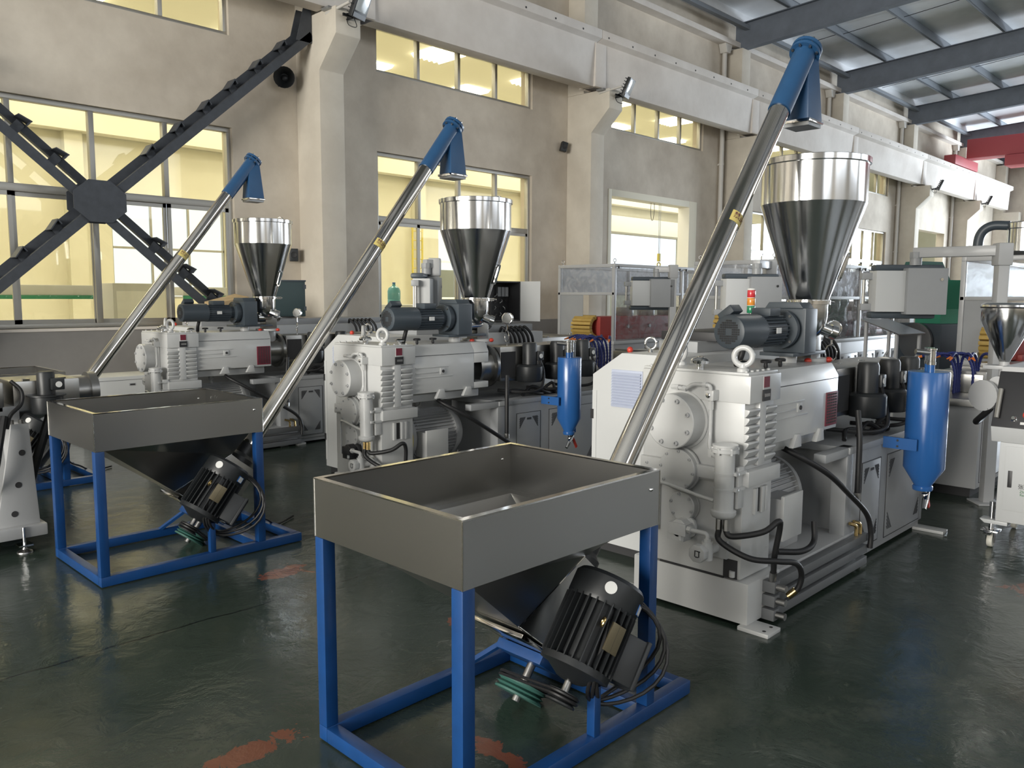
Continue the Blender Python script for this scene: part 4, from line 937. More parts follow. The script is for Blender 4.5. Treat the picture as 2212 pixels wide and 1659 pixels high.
# ================================================================ CONTROL PANELS ON ARMS
def make_pendant(label, loc, rz, post, arm_h=0.0, tower=False, grp='control panels hung on swivel arms', zb=1.36, h=0.44, floor=0.0):
    """local origin on the floor under the panel; panel's blind back looks along -y; post = (dx, dy) of the post"""
    R = thing('control_pendant', label, 'control panel', (loc[0], loc[1], floor), rz, group=grp)
    zb -= floor
    G().box(-0.05, 0.26, -0.10, 0.09, zb, zb+h).build('housing', 'panel_grey' if not tower else 'motor_slate', R, bevel=0.006)
    fr = G().prism([(-0.28, zb+0.02), (-0.05, zb+0.02), (-0.05, zb+h-0.02), (-0.28, zb+h-0.02)], 'xz', -0.06, 0.10).build('side_cheek', 'cabinet_white', R, bevel=0.004)
    G().box(-0.29, 0.22, 0.0, 0.12, zb-0.035, zb+0.02).build('bottom_profile', 'motor_slate', R, bevel=0.02)
    G().box(-0.27, 0.27, 0.0, 0.12, zb+h-0.02, zb+h+0.03).build('top_profile', 'motor_slate', R, bevel=0.02)
    G().box(-0.05, 0.27, 0.085, 0.125, zb, zb+h).build('front_panel', 'plastic_black', R, bevel=0.004)
    for z in (zb+0.03, zb+h-0.09): G().box(-0.36, -0.24, 0.03, 0.10, z, z+0.055).build('handle_bracket', 'panel_grey', R, bevel=0.006)
    G().cyl((-0.335, 0.06, zb+0.03), (-0.335, 0.06, zb+h-0.04), 0.014, n=12).build('handle_bar', 'aluminium', R)
    G().cyl((0.21, -0.10, zb+h-0.09), (0.21, -0.108, zb+h-0.09), 0.012, n=12).build('lock', 'chrome', R)
    zt = zb+h+0.03
    G().cyl((0.05, 0.02, zt-0.005), (0.05, 0.02, zt+0.06), 0.045, n=20).build('swivel', 'panel_grey', R)
    G().sweep([(0.05, 0.02, zt+0.05), (0.05, 0.02, zt+0.10)], 0.05, 8).build('elbow', 'panel_grey', R, bevel=0.004)
    px, py = post
    d = V(px-0.05, py-0.02, 0); L = d.length; dn = d.normalized()
    G().obox(V(0.05, 0.02, zt+0.095)+d/2, dn, V(0, 0, 1).cross(dn), (0, 0, 1), L/2+0.02, 0.035, 0.04).build('arm', 'machine_grey', R, bevel=0.008)
    G().box(px-0.055, px+0.055, py-0.055, py+0.055, zt-0.02, zt+0.15).build('post_head', 'machine_grey', R, bevel=0.012)
    G().box(px-0.04, px+0.04, py-0.04, py+0.04, 0, zt).build('post', 'machine_grey', R, bevel=0.006)
    G().box(px-0.10, px+0.10, py-0.10, py+0.10, 0, 0.015).build('post_foot', 'machine_grey', R, bevel=0.004)
    if tower:
        x, y = -0.33, -0.02
        b = G().cyl((x, y, zb-0.17), (x, y, zb-0.02), 0.014, n=10).box(x-0.02, -0.2, y-0.02, y+0.02, zb-0.18, zb-0.16).build('tower_stem', 'machine_grey', R, weld=False)
    return R
make_pendant('control panel seen from behind, hung by its arm beside the middle extruder hopper', (4.95, 5.95), math.radians(42), (0.12, -0.05), zb=1.38, h=0.40, floor=1.33)
make_pendant('grey control panel with its arm and post in front of the cream doorway', (8.78, 6.05), math.radians(-42), (0.24, -0.06), zb=1.47, h=0.36)
make_pendant('slate control panel with white cheek, half hidden behind the largest hopper', (7.30, 3.88), math.radians(-40), (0.30, 0.30), zb=1.40, h=0.40)
make_pendant('big grey control panel at the right on a long horizontal arm', (6.98, 2.33), math.radians(-50), (0.547, -0.328), zb=1.47, h=0.37)
# stack light standing on the nearest cabinet's end
sl = thing('stack_light', 'red, amber and green stack light above the nearest feeder motor', 'stack light', (5.60, 2.98, 1.385))
G().cyl((0, 0, 0), (0, 0, 0.10), 0.012, n=10).build('stem', 'aluminium', sl)
for k, (m_, nm) in enumerate((('green_lens', 'green_lens'), ('amber_lens', 'amber_lens'), ('red_lens', 'red_lens'))):
    G().lathe([(0.028, 0), (0.030, 0.003), (0.030, 0.051), (0.028, 0.054)], (0, 0, 0.10+0.058*k), (0, 0, 1), 24).build(nm, m_, sl)
    G().lathe([(0.0305, 0), (0.0305, 0.004)], (0, 0, 0.154+0.058*k), (0, 0, 1), 24).build('divider_ring', 'paper', sl)
G().lathe([(0.030, 0), (0.030, 0.008), (0.02, 0.012)], (0, 0, 0.274), (0, 0, 1), 24).build('cap', 'paper', sl)
# open switch box on the middle line, teal cabinet on the far line
ob = thing('switch_box', 'open black switch box showing wiring, behind the middle hopper', 'switch box', (6.12, 6.15, 0), math.radians(-8))
g = G(); z0, z1 = 1.34, 1.76
g.box(-0.20, 0.20, 0.12, 0.14, z0, z1).box(-0.20, -0.185, -0.08, 0.12, z0, z1).box(0.185, 0.20, -0.08, 0.12, z0, z1).box(-0.20, 0.20, -0.08, 0.12, z1-0.015, z1).box(-0.20, 0.20, -0.08, 0.12, z0, z0+0.015)
g.build('box', 'plastic_black', ob, weld=False)
G().hexa([(0.20, -0.08, z0), (0.205, -0.065, z0), (0.27, -0.33, z0), (0.265, -0.335, z0), (0.20, -0.08, z1), (0.205, -0.065, z1), (0.27, -0.33, z1), (0.265, -0.335, z1)]).build('door', 'cabinet_white', ob)
for i in range(5):
    for k in range(4):
        a = random.uniform(0, 3); x, z = -0.15+0.07*i, z0+0.05+0.07*k
        G().sweep([(x, 0.10, z), (x+0.02*math.cos(a), 0.08, z+0.02), (x+0.03*math.cos(a), 0.10, z+0.035)], 0.004, 5).build('wire', 'paper' if (i+k) % 2 else 'cast_steel', ob)
for i in range(3): G().box(0.02+0.05*i, 0.06+0.05*i, 0.08, 0.12, 1.60, 1.70).build('relay', 'panel_grey', ob)
G().box(-0.04, 0.04, 0.03, 0.11, 0, 1.34).build('post', 'machine_grey', ob, bevel=0.005); G().box(-0.14, 0.14, -0.07, 0.2, 0, 0.02).build('foot', 'machine_grey', ob)
tc_ = thing('control_cabinet', 'dark teal flat cabinet beside the farthest hopper', 'cabinet', (5.05, 8.85, 0), math.radians(-25))
G().box(-0.30, 0.30, -0.07, 0.07, 1.35, 1.77).build('housing', 'cabinet_teal', tc_, bevel=0.008); G().box(-0.31, 0.31, -0.08, 0.08, 1.765, 1.785).build('hood', 'motor_slate', tc_, bevel=0.004)
for z in (1.42, 1.68): G().box(0.28, 0.31, -0.085, -0.06, z, z+0.05).build('hinge', 'motor_slate', tc_)
G().box(-0.05, 0.05, 0.0, 0.06, 1.34, 1.36).build('post', 'machine_grey', tc_); G().box(-0.15, 0.15, -0.06, 0.06, 1.331, 1.342).build('foot', 'machine_grey', tc_)
G().hose([(0.1, 0, 1.355), (0.2, -0.12, 1.35), (0.12, -0.16, 1.345), (0.02, -0.12, 1.345)], 0.008, 6).build('cable', 'rubber', tc_)

# ================================================================ BLUE VACUUM TANKS
def make_tank(label, loc, r, h):
    R = thing('vacuum_tank', label, 'tank', loc, group='blue vacuum tanks on the extruders')
    zb = 0.56
    G().lathe([(r*0.40, zb-0.13), (r*0.40, zb-0.115), (r, zb), (r, zb+h), (r*0.97, zb+h+0.006)], (0, 0, 0), (0, 0, 1), 40).build('tank_body', 'tank_blue', R)
    G().lathe([(r*0.47, zb-0.142), (r*0.49, zb-0.135), (r*0.49, zb-0.118), (r*0.44, zb-0.112)], (0, 0, 0), (0, 0, 1), 28).build('outlet_flange', 'tank_blue', R)
    for x in (-0.05, 0.05):
        p = G().cyl((x*0.8, 0.02*x/0.05, zb+h), (x*0.8, 0.02*x/0.05, zb+h+0.055), 0.021, n=16).build('neck', 'tank_blue', R)
        G().lathe([(0.026, 0), (0.026, 0.018), (0.023, 0.02), (0.023, 0.085), (0.028, 0.088), (0.028, 0.10)], (x*0.8, 0.02*x/0.05, zb+h+0.05), (0, 0, 1), 20).build('hose_coupling', 'chrome', p)
    G().cyl((-0.04, -0.02, zb+h+0.12), (-0.11, 0.05, zb+h+0.13), 0.017, n=12).build('side_coupling', 'cast_steel', R)
    for (x, z, y1) in ((-r-0.03, zb+0.155, 0.22), (r+0.01, zb+0.40, 0.14)):
        g = G().box(min(x, 0), max(x, 0)*1.0+0.001, r*0.55, r*0.55+0.012, z-0.035, z+0.035).box(x-0.006, x+0.006, 0.0, y1-r*0.2, z-0.035, z+0.035)
        br_ = g.build('bracket', 'tank_blue', R, weld=False)
        for dz in (-0.018, 0.018): G().cyl((x-0.01, y1*0.5, z+dz), (x+0.01, y1*0.5, z+dz), 0.007, n=8).build('bracket_bolt', 'plastic_black', br_)
    G().box(r*0.55, r*0.75, -0.015, 0.015, zb-0.13, zb-0.02).build('hinge_plate', 'tank_blue', R)
    v = G().cyl((0.0, -0.01, zb-0.14), (0.01, -0.01, zb-0.19), 0.018, n=14).cyl((0.03, -0.02, zb-0.155), (-0.04, -0.035, zb-0.205), 0.016, n=14).ball((0.0, -0.015, zb-0.175), 0.024, 12, 8).build('drain_valve', 'chrome', R, weld=False)
    G().cyl((-0.035, -0.034, zb-0.20), (-0.075, -0.04, zb-0.245), 0.017, 0.012, n=12).build('drain_spout', 'chrome', v)
    G().obox((0.055, -0.02, zb-0.215), (0.5, 0, -0.85), (0, 1, 0), (0.85, 0, 0.5), 0.055, 0.004, 0.012).build('valve_lever', 'red_knob', v)
    return R
make_tank('blue vacuum tank on the nearest extruder, at the right', (5.32, 1.63, 0), 0.118, 0.59)
make_tank('blue vacuum tank hung on the side of the middle extruder', (5.30, 4.49, 0), 0.103, 0.52)

# ================================================================ COOLANT HOSES, CALIBRATION TABLES, HAUL-OFFS
def make_table(label, loc, L, W, knobs=True, hoses=((0.35, 0.3),), nd=3, z=0.80):
    R = thing('calibration_table', label, 'calibration table', loc, group='calibration tables behind the extruders')
    b = G().box(0, L, 0, W, 0.08, z-0.06).build('base_cabinet', 'machine_grey', R, bevel=0.006)
    G().box(0.05, L-0.05, 0.05, W-0.05, 0, 0.08).build('plinth', 'gap_dark', R)
    G().box(-0.03, L+0.03, -0.03, W+0.03, z-0.06, z).build('table_top', 'stainless', R, bevel=0.006)
    tk = G().box(0.5, L-0.1, 0.12, W-0.12, z, z+0.16).build('vacuum_bath', 'stainless', R, bevel=0.008)
    for i in range(max(2, int(L/0.6))): G().box(0.55+0.55*i, 0.60+0.55*i, 0.11, W-0.11, z+0.16, z+0.18).build('bath_clamp', 'cast_steel', tk)
    for k in range(nd): cabinet_door(b, 0.08+k*(L-0.1)/nd, (k+1)*(L-0.1)/nd, 0.12, z-0.10, 0.0, ((0, 0), (1, 1)), m='machine_grey')
    for k in range(5):
        for s in (0, 1):
            g = G(); o = (0, 0.05*k, 0)
            l = 0.22
            cx, cz = (0.0, 0.0)
        p0 = V(-0.001, W*0.55+0.03*k, 0.62-0.03*k); 
        G().obox((-0.001, W-0.16+0.012*k, 0.58-0.026*k), (0, 0.7, 0.7), (1, 0, 0), (0, -0.7, 0.7), 0.03+0.008*k, 0.002, 0.004).build('vent_slot', 'gap_dark', b)
    if knobs:
        for i in range(9):
            x = 0.12+0.10*i
            v = G().cyl((x, 0.06, z), (x, 0.06, z+0.06), 0.014, n=10).build('water_valve', 'brass', R)
            G().box(x-0.03, x+0.03, 0.052, 0.068, z+0.06, z+0.075).cyl((x-0.022, 0.06, z+0.07), (x-0.022, 0.06, z+0.10), 0.009, n=8).cyl((x+0.022, 0.06, z+0.07), (x+0.022, 0.06, z+0.10), 0.009, n=8).build('valve_handle', 'maroon', v, weld=False)
    for (hx, hy) in hoses:
        for k in range(4):
            a = -0.5+0.55*k; dx, dy = math.cos(a+2.6), math.sin(a+2.6)
            pts = [(hx+0.05*k, hy, z), (hx+0.05*k, hy, z+0.18), (hx+0.05*k+dx*0.05, hy+dy*0.05, z+0.30), (hx+0.05*k+dx*0.16, hy+dy*0.16, z+0.34), (hx+0.05*k+dx*0.26, hy+dy*0.26, z+0.31)]
            sp = spline(pts, 10); rr = [0.013 if i % 2 else 0.0095 for i in range(len(sp))]
            h = G().sweep(sp, rr, 8).build('segment_hose', 'hose_blue', R)
            e = sp[-1]; d = (sp[-1]-sp[-2]).normalized(); G().cyl(e, e+d*0.05, 0.012, 0.006, n=8).build('nozzle', 'orange', h)
    return R
make_table('calibration table with red valve handles after the middle extruder', (6.55, 4.58, 0), 1.9, 0.9, True, ((-0.0, 0.55), (0.12, 0.75)), 3, 0.86)
make_table('calibration table after the farthest extruder near the wall', (6.42, 7.62, 0), 3.0, 0.85, False, ((-0.0, 0.4),), 4, 0.86)
make_table('grey calibration table at the right with looping blue hoses', (7.15, 1.80, 0), 2.3, 0.66, False, ((0.35, 0.3), (0.5, 0.2)), 3, 0.80)

def make_hauloff(label, loc, L, W, H, bays, film, doors, red=True, lip=0.88):
    R = thing('haul_off', label, 'haul-off machine', loc, group='haul-off machines in clear enclosures')
    b = G().box(0, L, 0, W, 0.06, lip).build('base_cabinet', 'machine_grey', R, bevel=0.006)
    G().box(0.04, L-0.04, 0.04, W-0.04, 0, 0.06).build('plinth', 'gap_dark', R)
    G().box(-0.02, L+0.02, -0.02, W+0.02, lip, lip+0.05).build('deck', 'cabinet_white', R, bevel=0.005)
    for k in range(doors): cabinet_door(b, 0.05+k*(L-0.06)/doors, 0.02+(k+1)*(L-0.06)/doors, 0.14, lip-0.16, 0.0, ((0, 1), (1, 1)), m='machine_grey')
    for k in range(2):       # doors on the near end
        y0, y1 = 0.05+k*W/2, W/2-0.03+k*W/2
        d = G().box(-0.004, 0.001, y0, y1, 0.14, lip-0.16).build('end_door', 'machine_grey', b, bevel=0.001)
        G().box(-0.008, -0.003, (y0+y1)/2-0.05, (y0+y1)/2+0.05, lip-0.24, lip-0.21).build('handle_recess', 'gap_dark', d)
        for s in range(6): G().obox((-0.0045, y0+0.05+0.018*s, lip-0.25-0.014*s), (0, 0.6, -0.8), (1, 0, 0), (0, 0.8, 0.6), 0.05, 0.001, 0.004).build('vent_slot', 'gap_dark', d)
    z0 = lip+0.05; p = 0.05
    xs = [0]+list(bays)+[L]
    for x in xs:
        for y in (0, W): G().box(max(0, x-p/2) if x < L else L-p, (x+p/2 if x > 0 else p) if x < L else L, y if y == 0 else W-p, y+p if y == 0 else W, z0, H).build('post', 'machine_grey', R, bevel=0.004)
    for y in (0, W-p):
        G().box(0, L, y, y+p, H, H+0.05).build('top_rail', 'machine_grey', R, bevel=0.004)
        G().box(0, L, y+0.005, y+p-0.005, H-0.42, H-0.38).build('mid_rail', 'machine_grey', R, bevel=0.003)
    for x in (0, L-p):
        G().box(x, x+p, p, W-p, H, H+0.05).build('top_rail', 'machine_grey', R, bevel=0.004)
        G().box(x+0.005, x+p-0.005, p, W-p, H-0.42, H-0.38).build('mid_rail', 'machine_grey', R, bevel=0.003)
    G().box(p, L-p, W-0.03, W-0.026, H-0.38, H).build('back_panel', 'machine_grey', R)
    for i in range(len(xs)-1):
        a, c = xs[i]+p, xs[i+1]-p
        G().box(a, c, 0.018, 0.024, H-0.38, H).build('clear_panel', 'acrylic_film' if film else 'acrylic', R, smooth=False)
        G().box(a, c, 0.018, 0.024, z0, H-0.42).build('clear_door', 'acrylic_film' if film == 2 else 'acrylic', R, smooth=False)
        for x in (a+0.03, c-0.06): G().box(x, x+0.03, -0.02, 0.005, H-0.02, H+0.02).build('hinge', 'plastic_black', R, bevel=0.003)
    G().box(0.018, 0.024, W*0.55, W-p, z0, H-0.42).build('end_panel', 'panel_grey', R); G().box(0.018, 0.024, p, W-p, H-0.38, H).build('end_panel', 'acrylic', R, smooth=False)
    eyebolt(R, (0.05, W-0.06, H+0.05), 0.022, 0.005, 'cast_steel'); eyebolt(R, (0.05, 0.04, H+0.05), 0.022, 0.005, 'cast_steel'); eyebolt(R, (L-0.08, 0.04, H+0.05), 0.022, 0.005, 'cast_steel')
    if red:
        tr = G().box(0.10, L-0.4, W*0.30, W*0.72, z0+0.02, z0+0.36).build('track_frame', 'red_paint', R, bevel=0.012)
        G().box(0.30, L-0.3, W*0.24, W*0.78, z0, z0+0.07).build('track_bed', 'red_paint', R, bevel=0.01)
        for i in range(9):        # rubber blocks of the caterpillar round its nose
            a = -1.35+2.7*i/8
            d = V(-math.cos(a), 0, math.sin(a)); G().obox((0.08-0.155*math.cos(a), W*0.51, z0+0.20+0.155*math.sin(a)), d, (0, 1, 0), d.cross(V(0, 1, 0)), 0.032, W*0.17, 0.021).build('track_block', 'yellow_block', tr, bevel=0.004)
        for i in range(int((L-1)/0.6)): 
            x = 0.8+0.6*i; G().cyl((x, W*0.30-0.004, z0+0.2), (x, W*0.30-0.03, z0+0.2), 0.03, n=14).build('track_roller', 'cast_steel', tr)
            G().box(x+0.2, x+0.26, W*0.36, W*0.64, z0+0.36, z0+0.5).build('lift_screw', 'cast_steel', tr, bevel=0.006)
        gr = G().box(-0.14, -0.06, W*0.30, W*0.72, z0-0.03, z0).build('guide_roller_bed', 'plastic_black', R)
        for y in (W*0.33, W*0.69): G().cyl((-0.10, y, z0), (-0.10, y, z0+0.10), 0.018, n=12).build('guide_roller', 'cast_steel', gr)
    return R
make_hauloff('haul-off in a grey framed enclosure with yellow track blocks, by the cream doorway', (9.90, 7.52, 0), 3.75, 1.13, 2.05, (1.87,), 0, 5)
make_hauloff('long haul-off with scratched clear panels behind the largest hopper', (9.05, 4.52, 0), 5.15, 1.1, 2.00, (1.3, 2.6, 3.9), 1, 8, True, 1.0)
make_hauloff('hazy haul-off enclosure at the right edge behind the small hopper', (9.75, 1.98, 0), 3.2, 0.75, 2.0, (1.6,), 0, 4)
# loose wheel of the overhead arm etc.: wrinkled clear bags hanging in the long enclosure
for k in range(7):
    bg = G(); n = 10; vs = []; fs = []
    for i in range(n+1):
        for j in range(9):
            a = 2*PI*j/8; r_ = 0.10*(0.45+0.55*math.sin(PI*(0.1+0.75*i/n)))*(1+0.25*math.sin(3*a+i+k))
            vs.append((r_*math.cos(a), 0.5*r_*math.sin(a)*(1+0.2*math.cos(i*2+k)), 0.62-0.62*i/n+0.02*math.sin(a*2+i)))
    for i in range(n):
        for j in range(8): fs.append((i*9+j, i*9+j+1, (i+1)*9+j+1, (i+1)*9+j))
    o = bg.add(vs, fs).build('plastic_bag', 'acrylic_film'); o.location = (10.75+0.38*k, 4.66+0.02*(k % 3), 1.06)
    tag(o, 'crumpled clear plastic bag hanging inside the long enclosure, %s from the left' % ('first', 'second', 'third', 'fourth', 'fifth', 'sixth', 'seventh')[k], 'plastic bag', 'clear bags in the long enclosure')

# ================================================================ SMALL MACHINES AT THE RIGHT EDGE
co = thing('co_extruder', 'small white machine with black console on casters, at the right edge', 'co-extruder', (5.78, 0.65, 0))
LB = (0.549, 0.43)                    # where the cabinet lettering stands
cb = G().box(0, 0.75, 0, 0.68, 0.19, 0.70).build('cabinet', 'cabinet_white', co, bevel=0.006)
G().box(-0.006, 0.002, 0.05, 0.645, 0.27, 0.68).build('door', 'cabinet_white', cb, bevel=0.003)
G().box(-0.009, -0.004, 0.600, 0.624, 0.418, 0.525).build('lock_recess', 'plastic_black', cb, bevel=0.004)
g = G().prism([(0, 0.70), (0.75, 0.70), (0.78, 0.80), (-0.04, 0.80)], 'xz', -0.05, 0.73).build('console_base', 'cabinet_white', co, bevel=0.004)
cs = G().prism([(-0.04, 0.80), (0.60, 0.80), (0.42, 1.14), (0.10, 1.14)], 'xz', -0.05, 0.73).build('console', 'plastic_black', co, bevel=0.006)
fd = V(-0.34, 0, 0.14).normalized(); fu = V(0.14, 0, 0.34).normalized()
def onface(y, t): return V(-0.04, y, 0.80)+fu*t
G().sweep([onface(0.70, 0.05)+fd*0.03, onface(0.70, 0.24)+fd*0.03], 0.014, 8).build('console_handle', 'aluminium', cs)
for (y, t, r_, m_) in ((0.61, 0.06, 0.014, 'chrome'), (0.545, 0.09, 0.017, 'red_knob'), (0.46, 0.09, 0.030, 'orange'), (0.38, 0.09, 0.017, 'red_knob')):
    G().lathe([(r_*1.25, 0), (r_*1.25, 0.006), (r_, 0.008), (r_, 0.022), (r_*0.8, 0.026)], onface(y, t), fd, 18).build('push_button', m_, cs)
for (y, t) in ((0.545, 0.035), (0.46, 0.035), (0.46, 0.19), (0.46, 0.26), (0.34, 0.19)): G().obox(onface(y, t), fu, (0, 1, 0), fd, 0.008, 0.028, 0.0015).build('button_label', 'paper', cs)
text_part('lettering', '张', 'ink_black', cb, 0.034, lambda x, y, z: (-0.007-z, LB[0]-x, LB[1]+y))
text_part('lettering', 'Zha', 'ink_green', cb, 0.022, lambda x, y, z: (-0.007-z, LB[0]-0.012-x, LB[1]-0.030+y))
text_part('lettering', 'Rec', 'ink_green', cb, 0.020, lambda x, y, z: (-0.007-z, LB[0]-0.012-x, LB[1]-0.050+y))
def caster(p, x, y):
    br = G().prism([(y-0.03, 0.165), (y+0.10, 0.165), (y+0.13, 0.19), (y-0.03, 0.19)], 'yz', x, x+0.10).build('caster_bracket', 'cabinet_white', p, bevel=0.004)
    G().cyl((x+0.05, y+0.07, 0.12), (x+0.05, y+0.07, 0.30), 0.017, n=14).build('caster_stem', 'chrome', br)
    G().box(x+0.0, x+0.10, y+0.02, y+0.12, 0.105, 0.118).build('caster_plate', 'chrome', br, bevel=0.003)
    G().box(x-0.02, x+0.02, y+0.06, y+0.10, 0.092, 0.10).build('brake_pedal', 'chrome', br)
    for s in (-0.022, 0.022): G().prism([(x+0.02, 0.105), (x+0.08, 0.105), (x+0.07, 0.03), (x+0.05, 0.03)], 'xz', y+0.07+s-0.002, y+0.07+s+0.002).build('caster_fork', 'chrome', br)
    G().lathe([(0.02, -0.016), (0.040, -0.016), (0.044, -0.008), (0.044, 0.008), (0.040, 0.016), (0.02, 0.016)], (x+0.06, y+0.07, 0.0445), (0, 1, 0), 24).build('caster_wheel', 'white_nylon', br)
caster(co, 0.0, 0.64); caster(co, 0.6, 0.64); caster(co, 0.0, -0.05); caster(co, 0.6, -0.05)
# barrel and hopper on top
G().box(0.1, 0.65, 0.3, 0.72, 1.14, 1.17).build('barrel_bed', 'machine_grey', co)
G().cyl((0.10, 0.74, 1.05), (0.62, 0.74, 1.05), 0.055, n=24).build('barrel', 'machine_grey', co)
G().lathe([(0.05, 0), (0.10, 0.005), (0.10, 0.03), (0.06, 0.035)], (0.08, 0.80, 0.98), (-1, 0.4, 0), 24).build('barrel_flange', 'machine_grey', co)
G().cyl((0.27, 0.75, 1.09), (0.27, 0.75, 1.20), 0.03, n=16).build('hopper_neck', 'machine_grey', co)
G().box(0.21, 0.33, 0.68, 0.86, 1.14, 1.165).build('slide_gate', 'machine_grey', co, bevel=0.003)
G().lathe([(0.030, 1.19), (0.152, 1.455), (0.152, 1.545)], (0.27, 0.75, 0), (0, 0, 1), 40, False).build('hopper', 'stainless_polished', co, ang=25)
G().lathe([(0.0, 1.575), (0.135, 1.572), (0.158, 1.56), (0.160, 1.548), (0.152, 1.543)], (0.27, 0.75, 0), (0, 0, 1), 40, False).build('hopper_lid', 'stainless_polished', co)
G().lathe([(0.1535, 1.538), (0.158, 1.54), (0.158, 1.548), (0.1535, 1.55)], (0.27, 0.75, 0), (0, 0, 1), 40, False).build('lid_gasket', 'rubber', co)
for k in range(2):
    bl = G().lathe([(0.03, -0.05), (0.055, -0.04), (0.06, 0.0), (0.055, 0.04), (0.03, 0.05)], (0.72, 0.74, 0.58-0.17*k), (0, 0, 1), 20).build('blue_filter', 'tank_blue', co)
G().hose([(0.05, 0.76, 0.90), (0.15, 0.86, 0.80), (0.40, 0.90, 0.78), (0.7, 0.86, 0.9)], 0.02, 10).build('console_cable', 'rubber', co)
# vacuum loader drum on the right-hand enclosure
vl = thing('vacuum_loader', 'polished steel drum with black suction elbow above the right enclosure', 'vacuum loader', (10.2, 2.25, 2.05))
G().lathe([(0.06, 0), (0.17, 0.06), (0.17, 0.36), (0.16, 0.37), (0.0, 0.38)], (0, 0, 0), (0, 0, 1), 36, False).build('drum', 'stainless_polished', vl)
G().hose([(-0.02, 0.14, 0.34), (-0.05, 0.32, 0.34), (-0.06, 0.42, 0.24), (-0.06, 0.44, 0.0)], 0.05, 14, 8).build('suction_elbow', 'motor_slate', vl)
G().torus((0, 0, 0.30), (0, 0, 1), 0.172, 0.006, 36, 6).build('clamp_ring', 'chrome', vl)
G().box(-0.2, 0.2, -0.2, 0.46, -0.05+0.05, 0.012).build('mounting_plate', 'machine_grey', vl)
# tilted tray on its stand
tt = thing('tilted_tray', 'tilted bright steel tray on a stand beside the long enclosure', 'tray', (9.6, 3.35, 0), math.radians(-10))
G().obox((0, 0, 1.28), (1, 0, -0.0), (0, 0.95, 0.32), (0, -0.32, 0.95), 0.28, 0.24, 0.006).build('tray_plate', 'stainless_tube', tt)
for (x, y) in ((-0.24, -0.18), (0.24, -0.18), (-0.24, 0.18), (0.24, 0.18)): G().box(x-0.015, x+0.015, y-0.015, y+0.015, 0, 1.27+0.32*y).build('leg', 'machine_grey', tt)
for y in (-0.18, 0.18): G().sweep([(-0.24, y, 0.55), (0.24, y, 1.0)], 0.012, 6).build('brace', 'machine_grey', tt)
# green granulator further back
gn = thing('granulator', 'dark granulator with a green feed hopper behind the big control panel', 'granulator', (12.6, 3.75, 0), math.radians(-20))
G().box(-0.45, 0.45, -0.35, 0.35, 0.1, 1.25).build('body', 'motor_slate', gn, bevel=0.02); G().box(-0.5, 0.5, -0.4, 0.4, 0, 0.1).build('skid', 'motor_slate', gn)
G().add([(-0.28, -0.2, 1.45), (0.28, -0.2, 1.45), (0.28, 0.2, 1.45), (-0.28, 0.2, 1.45), (-0.5, -0.35, 1.85), (0.5, -0.35, 1.85), (0.5, 0.35, 1.85), (-0.5, 0.35, 1.85)], [(0, 1, 5, 4), (1, 2, 6, 5), (2, 3, 7, 6), (3, 0, 4, 7)]).build('feed_hopper', 'green_paint', gn, smooth=False)
G().box(-0.28, 0.28, -0.2, 0.2, 1.25, 1.45).build('hopper_neck', 'green_paint', gn)
G().prism([(-0.5, 1.85), (0.3, 1.85), (0.1, 2.12), (-0.35, 2.12)], 'xz', 0.1, 0.35).build('hood', 'dark_green', gn)
G().lathe([(0.24, 0), (0.26, 0.02), (0.26, 0.06), (0.2, 0.07)], (-0.46, 0.0, 1.0), (-1, 0, 0), 28).build('flywheel', 'cast_steel', gn)

# ================================================================ SINGLE-SCREW EXTRUDER AT THE LEFT EDGE
ss = thing('single_screw_extruder', 'stainless hooded extruder barrel on a pierced grey stand, at the left edge', 'extruder', (1.40, 5.66, 0))
g = G()
st = G().prism([(-0.13, 0.16), (0.11, 0.16), (0.075, 0.80), (-0.02, 0.80)], 'xz', 0.0, 0.02).build('stand_plate', 'machine_grey', ss, bevel=0.003)
G().prism([(-0.13, 0.16), (0.11, 0.16), (0.075, 0.80), (-0.02, 0.80)], 'xz', 0.58, 0.60).build('stand_plate', 'machine_grey', ss, bevel=0.003)
G().hexa([(0.09, 0.02, 0.16), (0.11, 0.02, 0.16), (0.11, 0.58, 0.16), (0.09, 0.58, 0.16), (0.055, 0.02, 0.80), (0.075, 0.02, 0.80), (0.075, 0.58, 0.80), (0.055, 0.58, 0.80)]).build('stand_web', 'machine_grey', ss)
for (x, z) in ((0.03, 0.62), (0.0, 0.42), (-0.03, 0.24)): G().cyl((x, -0.002, z), (x, 0.001, z), 0.019, n=20).build('stand_hole', 'gap_dark', st)
G().box(-0.55, 0.14, -0.04, 0.64, 0.085, 0.16).build('stand_base', 'machine_grey', ss, bevel=0.01)
for (x, y) in ((0.0, 0.0), (-0.45, 0.0), (0.0, 0.6)):
    ft = G().cyl((x, y-0.05, 0.02), (x, y-0.05, 0.16), 0.009, n=10).box(x-0.04, x+0.04, y-0.09, y-0.01, 0.045, 0.055).build('foot_screw', 'chrome', ss, weld=False)
    G().lathe([(0.045, 0), (0.043, 0.008), (0.015, 0.022), (0.012, 0.03)], (x, y-0.05, 0), (0, 0, 1), 20).build('foot_pad', 'cast_steel', ft)
for x in (-0.01, 0.04): G().cyl((x, 0.03, 0.80), (x, 0.03, 0.825), 0.014, n=8).build('stand_bolt', 'cast_steel', st)
G().box(-0.06, 0.06, 0.12, 0.5, 0.80, 0.90).build('saddle', 'machine_grey', ss, bevel=0.005)
for k, (xa, xb) in enumerate(((-0.75, -0.02), (0.03, 0.42))):
    h = G().box(xa, xb, 0.12, 0.50, 0.86, 1.055).build('heater_hood', 'stainless', ss, bevel=0.012)
    for x in (xa+0.08, xb-0.10): G().box(x-0.02, x+0.02, 0.125, 0.16, 1.055, 1.066).build('hood_catch', 'chrome', h)
